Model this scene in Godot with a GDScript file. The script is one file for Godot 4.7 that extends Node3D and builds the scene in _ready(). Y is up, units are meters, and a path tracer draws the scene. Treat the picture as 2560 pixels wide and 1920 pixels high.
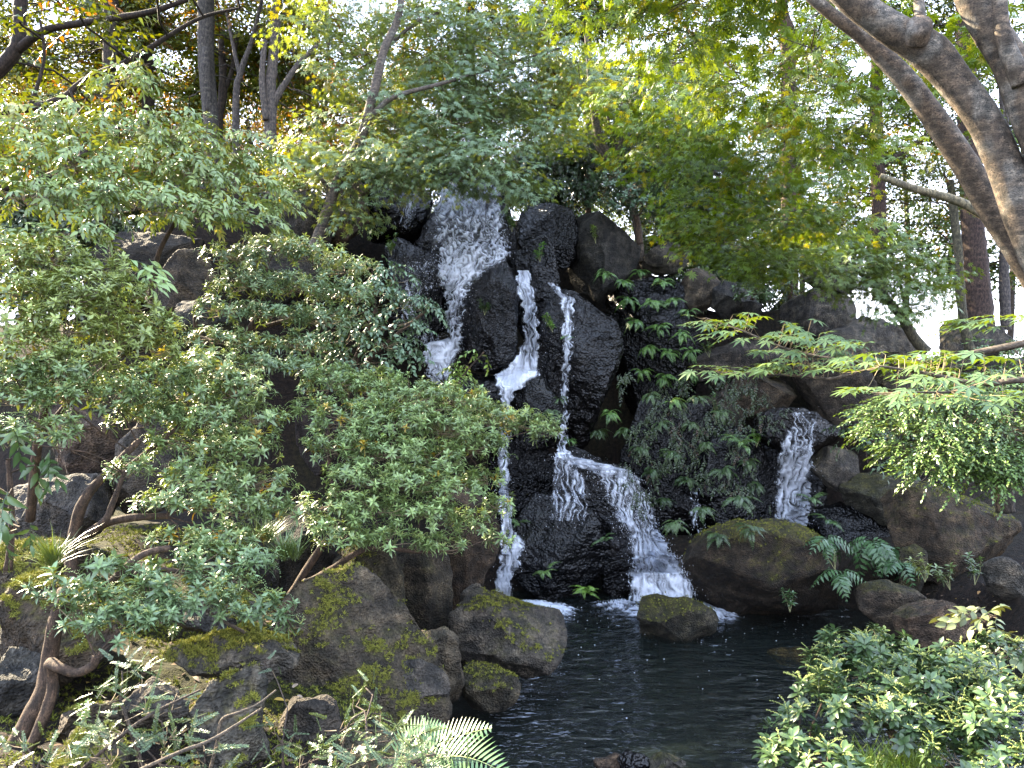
extends Node3D
# A rock garden cascade with shrubs, maples and a dark pool. Units are metres, y is up, the pool's water is at y = 0.

const F := 770.0      # focal length in pixels of a 1024 x 768 frame
const EYE := 2.5      # camera height over the water

var rng := RandomNumberGenerator.new()
var taken := {}
var na := FastNoiseLite.new()   # smooth fractal
var nb := FastNoiseLite.new()   # single octave
var nc := FastNoiseLite.new()   # ridged fractal
var M := {}
var L := {}                     # leaf meshes
var fz := PackedFloat32Array()  # how far forward the cliff's rocks reach, over x and y
const FX0 := -9.0
const FY0 := -0.4
const FC := 0.04
const FW := 450
const FH := 190

# ------------------------------------------------------------------ small helpers

func P(u: float, v: float, d: float) -> Vector3:
	return Vector3((u - 512.0) / F * d, EYE + (384.0 - v) / F * d, -d)

func lin(r: float, g: float, b: float) -> Color:
	return Color(r, g, b).linear_to_srgb()

func r1(a: float, b: float) -> float:
	return rng.randf_range(a, b)

func numbered(called: String) -> String:
	if not taken.has(called):
		taken[called] = 0
		return called
	taken[called] += 1
	return "%s_%03d" % [called, taken[called]]

func tag(o: Node, label: String, category: String, group := "") -> void:
	o.set_meta("label", label)
	o.set_meta("category", category)
	if group != "":
		o.set_meta("group", group)

func thing(called: String, label: String, category: String, at: Vector3, group := "") -> Node3D:
	var o := Node3D.new()
	o.name = numbered(called)
	add_child(o)
	o.position = at
	tag(o, label, category, group)
	return o

# a mesh given in the world's axes, as a part of a thing (whose base lies elsewhere)
func part(called: String, mesh: Mesh, mat: Material, root: Node3D, stuff := false) -> MeshInstance3D:
	var o := MeshInstance3D.new()
	o.name = called
	o.mesh = mesh
	o.material_override = mat
	root.add_child(o, true)
	o.position = -root.position
	if stuff:
		o.set_meta("kind", "stuff")
	return o

func struct(called: String, mesh: Mesh, mat: Material) -> MeshInstance3D:
	var o := MeshInstance3D.new()
	o.name = numbered(called)
	o.mesh = mesh
	o.material_override = mat
	add_child(o)
	o.set_meta("kind", "structure")
	return o

class MB:
	var v := PackedVector3Array()
	var c := PackedColorArray()
	var i := PackedInt32Array()
	var n := PackedVector3Array()

	func vert(p: Vector3, col: Color) -> int:
		v.append(p)
		c.append(col)
		return v.size() - 1

	func tri(a: int, b: int, d: int) -> void:
		i.append(a)
		i.append(b)
		i.append(d)

	func quad(a: int, b: int, d: int, e: int) -> void:
		tri(a, b, d)
		tri(a, d, e)

	func normals() -> void:
		n.resize(v.size())
		n.fill(Vector3.ZERO)
		for k in range(0, i.size(), 3):
			var a := i[k]
			var b := i[k + 1]
			var d := i[k + 2]
			var q := (v[d] - v[a]).cross(v[b] - v[a])
			n[a] += q
			n[b] += q
			n[d] += q
		for k in n.size():
			n[k] = n[k].normalized() if n[k].length_squared() > 1e-20 else Vector3.UP

	func mesh() -> ArrayMesh:
		if n.size() != v.size():
			normals()
		var arr := []
		arr.resize(Mesh.ARRAY_MAX)
		arr[Mesh.ARRAY_VERTEX] = v
		arr[Mesh.ARRAY_NORMAL] = n
		arr[Mesh.ARRAY_COLOR] = c
		arr[Mesh.ARRAY_INDEX] = i
		var m := ArrayMesh.new()
		if v.size() > 0 and i.size() > 0:
			m.add_surface_from_arrays(Mesh.PRIMITIVE_TRIANGLES, arr)
		return m

# a tube through points; colour varies with noise; rough pushes the surface in and out
func tube(mb: MB, pts: Array, rad: Array, sides: int, col: Color, rough := 0.0, patch := 0.0, pale := Color.WHITE, cap := true) -> void:
	var n := pts.size()
	var side := Vector3.UP.cross((pts[1] - pts[0]).normalized())
	if side.length() < 0.1:
		side = Vector3.RIGHT
	side = side.normalized()
	var first := mb.v.size()
	for k in n:
		var dir: Vector3 = (pts[mini(k + 1, n - 1)] - pts[maxi(k - 1, 0)]).normalized()
		side = (side - dir * side.dot(dir)).normalized()
		var up := dir.cross(side)
		for s in sides:
			var a := TAU * s / sides
			var o := side * cos(a) + up * sin(a)
			var r: float = rad[k]
			var p: Vector3 = pts[k] + o * r
			if rough > 0.0:
				p += o * r * rough * (na.get_noise_3dv(p * 5.0) + 0.5 * na.get_noise_3dv(p * 19.0))
			var t := 1.0 + 0.35 * na.get_noise_3dv(p * 9.0)
			var cc := Color(col.r * t, col.g * t, col.b * t)
			if patch > 0.0:
				var w := smoothstep(0.32 - patch, 0.5 - patch, na.get_noise_3dv(p * 7.0 + Vector3(31, 7, 3)))
				cc = cc.lerp(pale, w * 0.75)
			mb.vert(p, cc)
	for k in n - 1:
		for s in sides:
			var a := first + k * sides + s
			var b := first + k * sides + (s + 1) % sides
			mb.quad(a, b, b + sides, a + sides)
	if cap:
		for e in [0, n - 1]:
			var mid := mb.vert(pts[e], col)
			for s in sides:
				var a: int = first + e * sides + s
				var b: int = first + e * sides + (s + 1) % sides
				if e == 0:
					mb.tri(mid, b, a)
				else:
					mb.tri(mid, a, b)

# a smooth curve through control points, each [u, v, depth, radius in pixels]
func curve(ctrl: Array, per := 6) -> Array:
	var pts := []
	var rad := []
	var q := []
	for c in ctrl:
		q.append(P(c[0], c[1], c[2]))
	var n := q.size()
	for k in n - 1:
		var p0: Vector3 = q[maxi(k - 1, 0)]
		var p1: Vector3 = q[k]
		var p2: Vector3 = q[k + 1]
		var p3: Vector3 = q[mini(k + 2, n - 1)]
		for s in per:
			var t := float(s) / per
			pts.append(p1.cubic_interpolate(p2, p0, p3, t))
			rad.append(lerpf(ctrl[k][3] * ctrl[k][2], ctrl[k + 1][3] * ctrl[k + 1][2], t) / F)
	pts.append(q[n - 1])
	rad.append(ctrl[n - 1][3] * ctrl[n - 1][2] / F)
	return [pts, rad]

# ------------------------------------------------------------------ textures and materials

func noise(kind: int, freq: float, octaves: int, seed_: int, ridged := false) -> FastNoiseLite:
	var f := FastNoiseLite.new()
	f.noise_type = kind
	f.frequency = freq
	f.seed = seed_
	f.fractal_type = FastNoiseLite.FRACTAL_NONE if octaves < 2 else (FastNoiseLite.FRACTAL_RIDGED if ridged else FastNoiseLite.FRACTAL_FBM)
	f.fractal_octaves = octaves
	return f

func field(f: FastNoiseLite, s: int) -> PackedByteArray:
	var im := f.get_seamless_image(s, s)
	im.convert(Image.FORMAT_L8)
	return im.get_data()

func tex(s: int, data: PackedByteArray, rgb := false) -> ImageTexture:
	return ImageTexture.create_from_image(Image.create_from_data(s, s, false, Image.FORMAT_RGB8 if rgb else Image.FORMAT_L8, data))

func make_materials() -> void:
	na.noise_type = FastNoiseLite.TYPE_SIMPLEX_SMOOTH
	na.frequency = 1.0
	na.fractal_octaves = 3
	na.seed = 11
	nb.noise_type = FastNoiseLite.TYPE_SIMPLEX_SMOOTH
	nb.frequency = 1.0
	nb.fractal_type = FastNoiseLite.FRACTAL_NONE
	nb.seed = 5
	nc.noise_type = FastNoiseLite.TYPE_SIMPLEX_SMOOTH
	nc.frequency = 1.0
	nc.fractal_type = FastNoiseLite.FRACTAL_RIDGED
	nc.fractal_octaves = 3
	nc.seed = 21
	var S := 512
	var coarse := field(noise(FastNoiseLite.TYPE_SIMPLEX_SMOOTH, 0.012, 6, 1), S)
	var fine := field(noise(FastNoiseLite.TYPE_SIMPLEX_SMOOTH, 0.09, 4, 2), S)
	var cells := field(noise(FastNoiseLite.TYPE_CELLULAR, 0.045, 1, 3), S)
	var spots := field(noise(FastNoiseLite.TYPE_SIMPLEX_SMOOTH, 0.055, 3, 4), S)
	var crack := field(noise(FastNoiseLite.TYPE_SIMPLEX_SMOOTH, 0.01, 3, 8, true), S)
	var alb := PackedByteArray()
	var hgt := PackedByteArray()
	var wet := PackedByteArray()
	alb.resize(S * S * 3)
	hgt.resize(S * S)
	wet.resize(S * S)
	for k in S * S:
		var c := coarse[k] / 255.0
		var f := fine[k] / 255.0
		var t := 0.34 + 0.55 * c + 0.42 * (f - 0.5)
		var s := spots[k] / 255.0
		var pale := smoothstep(0.70, 0.80, s) * smoothstep(0.4, 0.62, c)
		var dark := smoothstep(0.36, 0.24, s)
		t = clampf(t * (1.0 - 0.45 * dark) + pale * 0.4, 0.05, 1.0)
		var warm := (c - 0.5) * 0.10
		alb[k * 3] = int(255.0 * clampf(t * (1.0 + warm), 0, 1))
		alb[k * 3 + 1] = int(255.0 * clampf(t, 0, 1))
		alb[k * 3 + 2] = int(255.0 * clampf(t * (1.0 - warm), 0, 1))
		hgt[k] = int(255.0 * clampf(0.45 * c + 0.40 * f + 0.15 * (crack[k] / 255.0), 0, 1))
		wet[k] = int(255.0 * clampf(0.25 * c + 0.35 * f + 0.40 * (cells[k] / 255.0), 0, 1))
	var t_alb := tex(S, alb, true)
	var t_hgt := tex(S, hgt)
	var t_wet := tex(S, wet)
	var rock := StandardMaterial3D.new()
	rock.resource_name = "rock"
	rock.vertex_color_use_as_albedo = true
	rock.albedo_color = lin(0.52, 0.48, 0.41)
	rock.albedo_texture = t_alb
	rock.uv1_triplanar = true
	rock.uv1_world_triplanar = true
	rock.uv1_scale = Vector3.ONE * 1.1
	rock.roughness = 0.88
	rock.metallic_specular = 0.35
	rock.heightmap_enabled = true
	rock.heightmap_texture = t_hgt
	rock.heightmap_scale = 7.0
	M.rock = rock
	var w := rock.duplicate() as StandardMaterial3D
	w.resource_name = "wet_rock"
	w.albedo_color = lin(0.042, 0.040, 0.040)
	w.heightmap_texture = t_wet
	w.heightmap_scale = 11.0
	w.uv1_scale = Vector3.ONE * 0.6
	w.roughness = 0.22
	w.metallic_specular = 0.42
	M.wet = w
	var soil := rock.duplicate() as StandardMaterial3D
	soil.resource_name = "soil"
	soil.albedo_color = lin(0.42, 0.4, 0.38)
	soil.uv1_scale = Vector3.ONE * 2.3
	soil.roughness = 0.95
	soil.heightmap_scale = 7.0
	M.soil = soil
	# bark: vertical fissures are in the geometry's noise, this is the grain
	var bark := rock.duplicate() as StandardMaterial3D
	bark.resource_name = "bark"
	bark.albedo_color = lin(0.9, 0.9, 0.9)
	bark.uv1_scale = Vector3(5.0, 2.0, 5.0)
	bark.roughness = 0.85
	bark.heightmap_scale = 1.2
	M.bark = bark
	M.smooth_bark = bark.duplicate()
	M.smooth_bark.heightmap_scale = 0.3
	M.smooth_bark.uv1_scale = Vector3(3.0, 5.0, 3.0)
	var twig := StandardMaterial3D.new()
	twig.resource_name = "twig"
	twig.vertex_color_use_as_albedo = true
	twig.roughness = 0.8
	M.twig = twig
	M.leaf = leaf_material("leaf", 0.42, Color(0.62, 0.55, 0.2), 0.6)
	M.glossy = leaf_material("glossy_leaf", 0.33, Color(0.4, 0.36, 0.12), 0.5)
	M.maple = leaf_material("maple_leaf", 0.42, Color(0.95, 0.85, 0.25), 0.5)
	M.fern = leaf_material("fern_leaf", 0.36, Color(0.6, 0.55, 0.2), 0.55)
	M.moss = leaf_material("moss", 0.9, Color(0.5, 0.5, 0.15), 0.3)
	# moving water: white where it is full of air, clear where the film is thin (alpha in the mesh)
	var foam := StandardMaterial3D.new()
	foam.resource_name = "falling_water"
	foam.vertex_color_use_as_albedo = true
	foam.transparency = BaseMaterial3D.TRANSPARENCY_ALPHA
	foam.albedo_color = lin(0.78, 0.82, 0.90)
	foam.roughness = 0.3
	foam.metallic_specular = 0.5
	foam.backlight_enabled = true
	foam.backlight = Color(0.7, 0.72, 0.75)
	M.foam = foam
	var drop := StandardMaterial3D.new()
	drop.resource_name = "water_drop"
	drop.albedo_color = lin(0.8, 0.83, 0.88)
	drop.roughness = 0.26
	drop.backlight_enabled = true
	drop.backlight = Color(0.9, 0.9, 0.9)
	M.drop = drop
	# the pool: a clear film over murk
	var ripple := field(noise(FastNoiseLite.TYPE_SIMPLEX_SMOOTH, 0.014, 4, 9), S)
	var pool := StandardMaterial3D.new()
	pool.resource_name = "pool_water"
	pool.transparency = BaseMaterial3D.TRANSPARENCY_ALPHA
	pool.albedo_color = Color(lin(0.009, 0.013, 0.012), 0.5)
	pool.roughness = 0.06
	pool.metallic_specular = 0.5
	pool.uv1_triplanar = true
	pool.uv1_world_triplanar = true
	pool.uv1_scale = Vector3(0.4, 1.0, 0.9)
	pool.heightmap_enabled = true
	pool.heightmap_texture = tex(S, ripple)
	pool.heightmap_scale = 2.6
	M.pool = pool

func leaf_material(called: String, rough: float, back: Color, spec: float) -> StandardMaterial3D:
	var m := StandardMaterial3D.new()
	m.resource_name = called
	m.vertex_color_use_as_albedo = true
	m.roughness = rough
	m.metallic_specular = spec
	m.backlight_enabled = true
	m.backlight = back
	return m

# ------------------------------------------------------------------ leaf meshes

# one leaf along +x of the frame xf, lying in its xz plane
func blade(mb: MB, xf: Transform3D, ln: float, wd: float, segs: int, droop: float, fold: float, col: Color, belly := 0.8) -> void:
	var mid := Color(col.r * 1.12, col.g * 1.1, col.b * 1.1)
	var prev := -1
	var base := mb.vert(xf.origin, mid)
	for k in range(1, segs):
		var t := float(k) / segs
		var w := wd * 0.5 * sin(PI * pow(t, belly))
		var y := -droop * ln * t * t
		var a := mb.vert(xf * Vector3(ln * t, y + fold * w, -w), col)
		var b := mb.vert(xf * Vector3(ln * t, y, 0), mid)
		var c := mb.vert(xf * Vector3(ln * t, y + fold * w, w), col)
		if prev < 0:
			mb.tri(base, b, a)
			mb.tri(base, c, b)
		else:
			mb.quad(prev, prev + 1, b, a)
			mb.quad(prev + 1, prev + 2, c, b)
		prev = a
	var tip := mb.vert(xf * Vector3(ln, -droop * ln, 0), col)
	mb.tri(prev, prev + 1, tip)
	mb.tri(prev + 1, prev + 2, tip)

func turned(yaw: float, pitch: float, roll: float, at := Vector3.ZERO) -> Transform3D:
	return Transform3D(Basis(Vector3.UP, yaw) * Basis(Vector3.BACK, pitch) * Basis(Vector3.RIGHT, roll), at)

func bead(mb: MB, p: Vector3, r: float, col: Color) -> void:
	var f := mb.v.size()
	for o in [Vector3.RIGHT, Vector3.LEFT, Vector3.UP, Vector3.DOWN, Vector3.BACK, Vector3.FORWARD]:
		mb.vert(p + o * r, col)
	for s in [[0, 2, 4], [4, 2, 1], [1, 2, 5], [5, 2, 0], [4, 3, 0], [1, 3, 4], [5, 3, 1], [0, 3, 5]]:
		mb.tri(f + s[0], f + s[2], f + s[1])

# leaves in a rosette round a stem that points along +y
# a spray of buds on a few thin stalks that rise from a shoot's tip
func panicle(stalks: int, ln: float) -> ArrayMesh:
	var mb := MB.new()
	for k in stalks:
		var yaw := k * 2.4 + r1(-0.5, 0.5)
		var out := Vector3(cos(yaw), 0, sin(yaw))
		var lean := r1(0.35, 1.0)
		var pts := []
		for s in 6:
			var t := s / 5.0
			pts.append(out * ln * lean * t + Vector3.UP * ln * (1.1 - lean * 0.5) * (t - 0.45 * t * t))
		tube(mb, pts, [0.0011, 0.001, 0.0009, 0.0008, 0.0007, 0.0005], 3, Color(0.8, 0.85, 0.6))
		for s in 15:
			var t := 0.3 + 0.7 * s / 14.0
			var at: Vector3 = pts[int(t * 4.99)].lerp(pts[mini(int(t * 4.99) + 1, 5)], t * 4.99 - int(t * 4.99))
			bead(mb, at + Vector3(r1(-1, 1), r1(-1, 1), r1(-1, 1)) * 0.004, r1(0.0026, 0.0042), Color(1, 1, 1) * r1(0.8, 1.15))
	return mb.mesh()

func whorl(count: int, ln: float, wd: float, segs: int, racemes: int, belly := 0.8) -> ArrayMesh:
	var mb := MB.new()
	tube(mb, [Vector3(0, -0.08, 0), Vector3(0, -0.04, 0.004), Vector3(0, 0.01, 0)], [0.0022, 0.002, 0.0015], 3, Color(0.7, 0.75, 0.5))
	for k in count:
		var t := float(k) / count
		var yaw := k * 2.39996 + r1(-0.25, 0.25)
		var g := r1(0.75, 1.15)
		blade(mb, turned(yaw, lerpf(0.95, -0.15, t) + r1(-0.15, 0.15), r1(-0.3, 0.3), Vector3(0, 0.012 - 0.03 * t, 0)), ln * lerpf(0.65, 1.05, t) * r1(0.85, 1.1), wd * r1(0.85, 1.1), segs, r1(0.18, 0.5), 0.35, Color(0.66 * g, 0.68 * g, 0.56 * g) * lerpf(1.4, 0.85, minf(t * 1.4, 1.0)), belly)
	for k in racemes:
		var yaw := k * 2.2 + r1(0, 1.0)
		var out := Vector3(cos(yaw), 0, sin(yaw))
		var p := Vector3(0, 0.012, 0)
		for s in 8:
			p += out * 0.011 + Vector3.UP * (0.009 - s * 0.0028)
			bead(mb, p + Vector3(r1(-1, 1), r1(-1, 1), r1(-1, 1)) * 0.0028, 0.0036, Color(2.0, 1.5, 0.75))
	return mb.mesh()

# a twig along +x with leaves on both sides
func spray(count: int, ln: float, wd: float, twig: float, segs: int, droop: float, jitter: float) -> ArrayMesh:
	var mb := MB.new()
	var pts := []
	var rad := []
	for k in 5:
		var t := k / 4.0
		pts.append(Vector3(twig * t, -0.15 * twig * t * t, 0.04 * twig * sin(t * 5.0)))
		rad.append(lerpf(0.0032, 0.001, t))
	tube(mb, pts, rad, 3, Color(0.32, 0.36, 0.2))
	for k in count:
		var t := (k + 0.6) / count
		var sgn := 1.0 if k % 2 == 0 else -1.0
		var g := r1(0.75, 1.2)
		var at := Vector3(twig * t, -0.15 * twig * t * t, 0.04 * twig * sin(t * 5.0))
		var yaw := sgn * lerpf(1.15, 0.35, t) if k < count - 1 else 0.0
		blade(mb, turned(yaw + r1(-jitter, jitter), r1(-0.5, 0.3), r1(-0.5, 0.5), at), ln * r1(0.75, 1.15), wd * r1(0.85, 1.1), segs, droop * r1(0.5, 1.4), 0.25, Color(0.85 * g, 0.88 * g, 0.8 * g))
	return mb.mesh()

func maple_leaf(mb: MB, xf: Transform3D, size: float, lobes: int, col: Color, full := true) -> void:
	var mid := mb.vert(xf.origin, Color(col.r * 1.1, col.g * 1.1, col.b * 1.1))
	for k in lobes:
		var q := (k - (lobes - 1) * 0.5) / ((lobes - 1) * 0.5)
		var a := q * 2.15
		var ln := size * (1.0 - 0.5 * q * q) * r1(0.92, 1.06)
		var w := ln * 0.115 + size * 0.018
		var dir := Vector3(cos(a), 0, sin(a))
		var sd := Vector3(-sin(a), 0, cos(a))
		var l := mb.vert(xf * (dir * ln * 0.48 - sd * w + Vector3.UP * (0.02 * size)), col)
		var r := mb.vert(xf * (dir * ln * 0.48 + sd * w + Vector3.UP * (0.02 * size)), col)
		var t := mb.vert(xf * (dir * ln + Vector3.DOWN * (0.16 * ln)), col)
		if full:
			var c := mb.vert(xf * (dir * ln * 0.5 + Vector3.DOWN * (0.02 * ln)), Color(col.r * 1.08, col.g * 1.08, col.b * 1.08))
			mb.tri(mid, c, l)
			mb.tri(mid, r, c)
			mb.tri(l, c, t)
			mb.tri(c, r, t)
		else:
			mb.tri(mid, r, l)
			mb.tri(l, r, t)

func maple_spray(count: int, size: float, spread: float, lobes: int, full: bool) -> ArrayMesh:
	var mb := MB.new()
	for k in 3:
		var a := -0.7 + 0.7 * k + r1(-0.2, 0.2)
		var e := Vector3(cos(a) * spread * 1.6, -0.03, sin(a) * spread * 1.1)
		tube(mb, [Vector3.ZERO, e * 0.5 + Vector3(0, 0.012, 0), e], [0.0022, 0.0016, 0.0008], 3, Color(0.3, 0.3, 0.16))
	for k in count:
		var at := Vector3(r1(0.1, 1.7) * spread, r1(-0.05, 0.05) * spread * 2.0, r1(-1.0, 1.0) * spread)
		var g := r1(0.78, 1.2)
		maple_leaf(mb, turned(r1(-1.3, 1.3), r1(-0.55, 0.1), r1(-0.5, 0.5), at), size * r1(0.75, 1.15), lobes, Color(0.85 * g, 0.88 * g, 0.85 * g), full)
	return mb.mesh()

# a fern frond from the origin along +x, rising and drooping
func frond(ln: float, pairs: int, wide: float, droop: float, rise: float) -> ArrayMesh:
	var mb := MB.new()
	var pts := []
	var rad := []
	for k in 9:
		var t := k / 8.0
		pts.append(Vector3(ln * t * (1.0 - 0.12 * t), ln * (rise * t - droop * t * t), 0))
		rad.append(lerpf(0.0028, 0.0008, t) * ln / 0.4)
	tube(mb, pts, rad, 3, Color(0.5, 0.55, 0.25))
	for k in pairs:
		var t := 0.1 + 0.9 * (k + 0.5) / pairs
		var p := Vector3(ln * t * (1.0 - 0.12 * t), ln * (rise * t - droop * t * t), 0)
		var slope := atan2(rise - 2.0 * droop * t, 1.0 - 0.24 * t)
		var l2 := wide * pow(sin(PI * clampf(0.22 + 0.78 * t, 0, 1)), 0.75) * r1(0.9, 1.08)
		for sgn in [-1.0, 1.0]:
			var g := r1(0.8, 1.15)
			var b := Basis(Vector3.BACK, slope) * Basis(Vector3.UP, sgn * lerpf(1.35, 0.7, t)) * Basis(Vector3.BACK, -0.2 + r1(-0.15, 0.15)) * Basis(Vector3.RIGHT, r1(-0.25, 0.25))
			blade(mb, Transform3D(b, p), l2, minf(l2 * 0.36, ln * 0.82 / pairs), 3, 0.22, 0.2, Color(0.85 * g, 0.9 * g, 0.85 * g), 0.62)
	return mb.mesh()

func yew(ln: float, rows: int, needle: float) -> ArrayMesh:
	var mb := MB.new()
	tube(mb, [Vector3.ZERO, Vector3(ln * 0.5, 0.02 * ln, 0), Vector3(ln, 0, 0)], [0.002, 0.0016, 0.0008], 3, Color(0.35, 0.34, 0.18))
	for k in rows:
		var t := (k + 0.5) / rows
		for sgn in [-1.0, 1.0]:
			var g := r1(0.75, 1.2) * lerpf(0.85, 1.15, t)
			var xf := turned(sgn * lerpf(1.2, 0.55, t) + r1(-0.15, 0.15), r1(0.0, 0.5), r1(-0.3, 0.3), Vector3(ln * t, 0.02 * ln * sin(t * PI), 0))
			blade(mb, xf, needle * r1(0.8, 1.1) * (1.0 - 0.45 * t * t), 0.0034, 2, 0.1, 0.0, Color(0.85 * g, 0.9 * g, 0.85 * g))
	return mb.mesh()

func tuft(count: int, ln: float, wd: float, lean: float) -> ArrayMesh:
	var mb := MB.new()
	for k in count:
		var g := r1(0.7, 1.25)
		blade(mb, turned(r1(0, TAU), 1.5 - r1(0.0, lean), r1(-0.6, 0.6)), ln * r1(0.6, 1.1), wd, 3 if ln > 0.05 else 2, r1(0.1, 0.5), 0.1, Color(0.85 * g, 0.88 * g, 0.8 * g), 0.5)
	return mb.mesh()

func make_leaves() -> void:
	L.pieris = [whorl(11, 0.066, 0.019, 3, 0), whorl(13, 0.056, 0.017, 3, 0), whorl(10, 0.06, 0.018, 3, 3), whorl(7, 0.07, 0.02, 3, 0), whorl(9, 0.048, 0.016, 3, 2)]
	L.pieris_far = [whorl(10, 0.075, 0.021, 2, 0), whorl(9, 0.07, 0.022, 2, 0), whorl(10, 0.068, 0.02, 2, 2)]
	L.front = [whorl(13, 0.070, 0.024, 4, 0, 1.35), whorl(12, 0.066, 0.025, 4, 0, 1.45), whorl(14, 0.075, 0.023, 4, 0, 1.3)]
	L.panicle = [panicle(5, 0.11), panicle(6, 0.10), panicle(4, 0.125)]
	L.rhodo = [whorl(8, 0.085, 0.030, 3, 0), whorl(9, 0.08, 0.032, 3, 0)]
	L.aucuba = [spray(7, 0.105, 0.034, 0.20, 4, 0.3, 0.25), spray(6, 0.11, 0.036, 0.18, 4, 0.45, 0.3), spray(8, 0.095, 0.033, 0.22, 4, 0.35, 0.3)]
	L.camellia = [spray(7, 0.065, 0.033, 0.17, 3, 0.25, 0.4), spray(8, 0.06, 0.031, 0.19, 3, 0.25, 0.4)]
	L.small = [spray(12, 0.028, 0.014, 0.16, 2, 0.2, 0.5), spray(14, 0.026, 0.013, 0.19, 2, 0.2, 0.5)]
	L.far = [spray(11, 0.085, 0.042, 0.42, 2, 0.3, 0.6), spray(12, 0.08, 0.04, 0.48, 2, 0.3, 0.6)]
	L.maple = [maple_spray(8, 0.060, 0.13, 7, false), maple_spray(9, 0.056, 0.14, 7, false), maple_spray(7, 0.064, 0.12, 7, false)]
	L.maple_mid = [maple_spray(7, 0.056, 0.13, 7, true), maple_spray(8, 0.052, 0.14, 7, true), maple_spray(6, 0.06, 0.12, 7, true)]
	L.frond = [frond(0.34, 14, 0.075, 0.85, 0.5), frond(0.30, 13, 0.07, 1.1, 0.45), frond(0.38, 16, 0.08, 1.0, 0.6)]
	L.holly = [frond(0.42, 9, 0.13, 0.9, 0.45), frond(0.38, 8, 0.12, 1.1, 0.4)]
	L.yew = [yew(0.075, 15, 0.014), yew(0.065, 13, 0.013), yew(0.09, 18, 0.0145)]
	L.tuft = [tuft(5, 0.02, 0.005, 0.9), tuft(6, 0.016, 0.0045, 1.0)]
	L.grass = [tuft(9, 0.24, 0.006, 0.7), tuft(11, 0.2, 0.006, 0.8)]
	var one := []
	for k in 4:
		var mb := MB.new()
		maple_leaf(mb, turned(0, r1(-0.3, 0.0), r1(-0.2, 0.2), Vector3(0.03, 0, 0)), 0.05, 7, Color(0.9, 0.92, 0.9), true)
		tube(mb, [Vector3.ZERO, Vector3(0.016, 0.004, 0), Vector3(0.03, 0, 0)], [0.0007, 0.0006, 0.0005], 3, Color(0.9, 0.7, 0.35))
		one.append(mb.mesh())
	L.maple_one = one
	var single := []
	for k in 3:
		var mb := MB.new()
		blade(mb, turned(0, 0, 0), 0.075 + 0.012 * k, 0.036, 4, 0.2 + 0.1 * k, 0.25, Color(0.9, 0.92, 0.9))
		single.append(mb.mesh())
	L.single = single

# ------------------------------------------------------------------ growing plants

# pads: [u, v, depth, half-width px, half-height px]; returns transforms of leaf clusters on and in each pad, with the pad they belong to
func clusters(pads: Array, o: Dictionary) -> Array:
	var res := []
	var flat: bool = o.get("flat", false)
	var up: float = o.get("up", 0.6)
	var gap: float = o.get("gap", -0.25)
	var gf: float = o.get("gap_freq", 3.0)
	for k in pads.size():
		var p = pads[k]
		var c := P(p[0], p[1], p[2])
		var rx: float = p[3] * p[2] / F
		var ry: float = p[4] * p[2] / F * float(o.get("fat", 1.0))
		var rz: float = p[5] if p.size() > 5 else (rx if flat else 0.75 * rx)
		var area := PI * rx * (rz if flat else (0.5 * rz + 0.5 * ry))
		var n := int(area * o.dens * float(o.get("more", 1.0)) + rng.randf())
		for q in n:
			var dir := Vector3(r1(-1, 1), r1(-1, 1), r1(-1, 1))
			while dir.length_squared() > 1.0 or dir.length_squared() < 0.01:
				dir = Vector3(r1(-1, 1), r1(-1, 1), r1(-1, 1))
			if not flat:
				dir = dir.normalized() * r1(0.7, 1.05)
				if dir.y < -0.25:
					dir.y *= -0.7
			var at := c + Vector3(dir.x * rx, dir.y * ry, dir.z * rz)
			if flat:
				at.y -= 0.22 * ry * (dir.x * dir.x + dir.z * dir.z) * 2.0
			else:
				at.y += r1(-0.55, 0.45) * ry
			if na.get_noise_3dv(at * gf) < gap:
				continue
			var nrm := Vector3(dir.x, dir.y + 0.25, dir.z).normalized()
			nrm = (nrm * (1.0 - up) + Vector3.UP * up + Vector3(r1(-1, 1), r1(-1, 1), r1(-1, 1)) * 0.36).normalized()
			res.append([at, nrm, k, dir])
	return res

func facing(nrm: Vector3, out: Vector3) -> Basis:
	var x := (out - nrm * out.dot(nrm))
	if x.length() < 0.05:
		x = Vector3.RIGHT - nrm * nrm.x
	x = x.normalized()
	return Basis(x, nrm, x.cross(nrm))

func tint_of(t: Array) -> Color:
	var c: Color = t[0].lerp(t[1], rng.randf())
	if t.size() > 2 and rng.randf() < t[3]:
		c = t[2]
	var g := r1(0.85, 1.15)
	g *= 1.15
	return Color(c.r * g, c.g * g, c.b * g)

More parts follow.
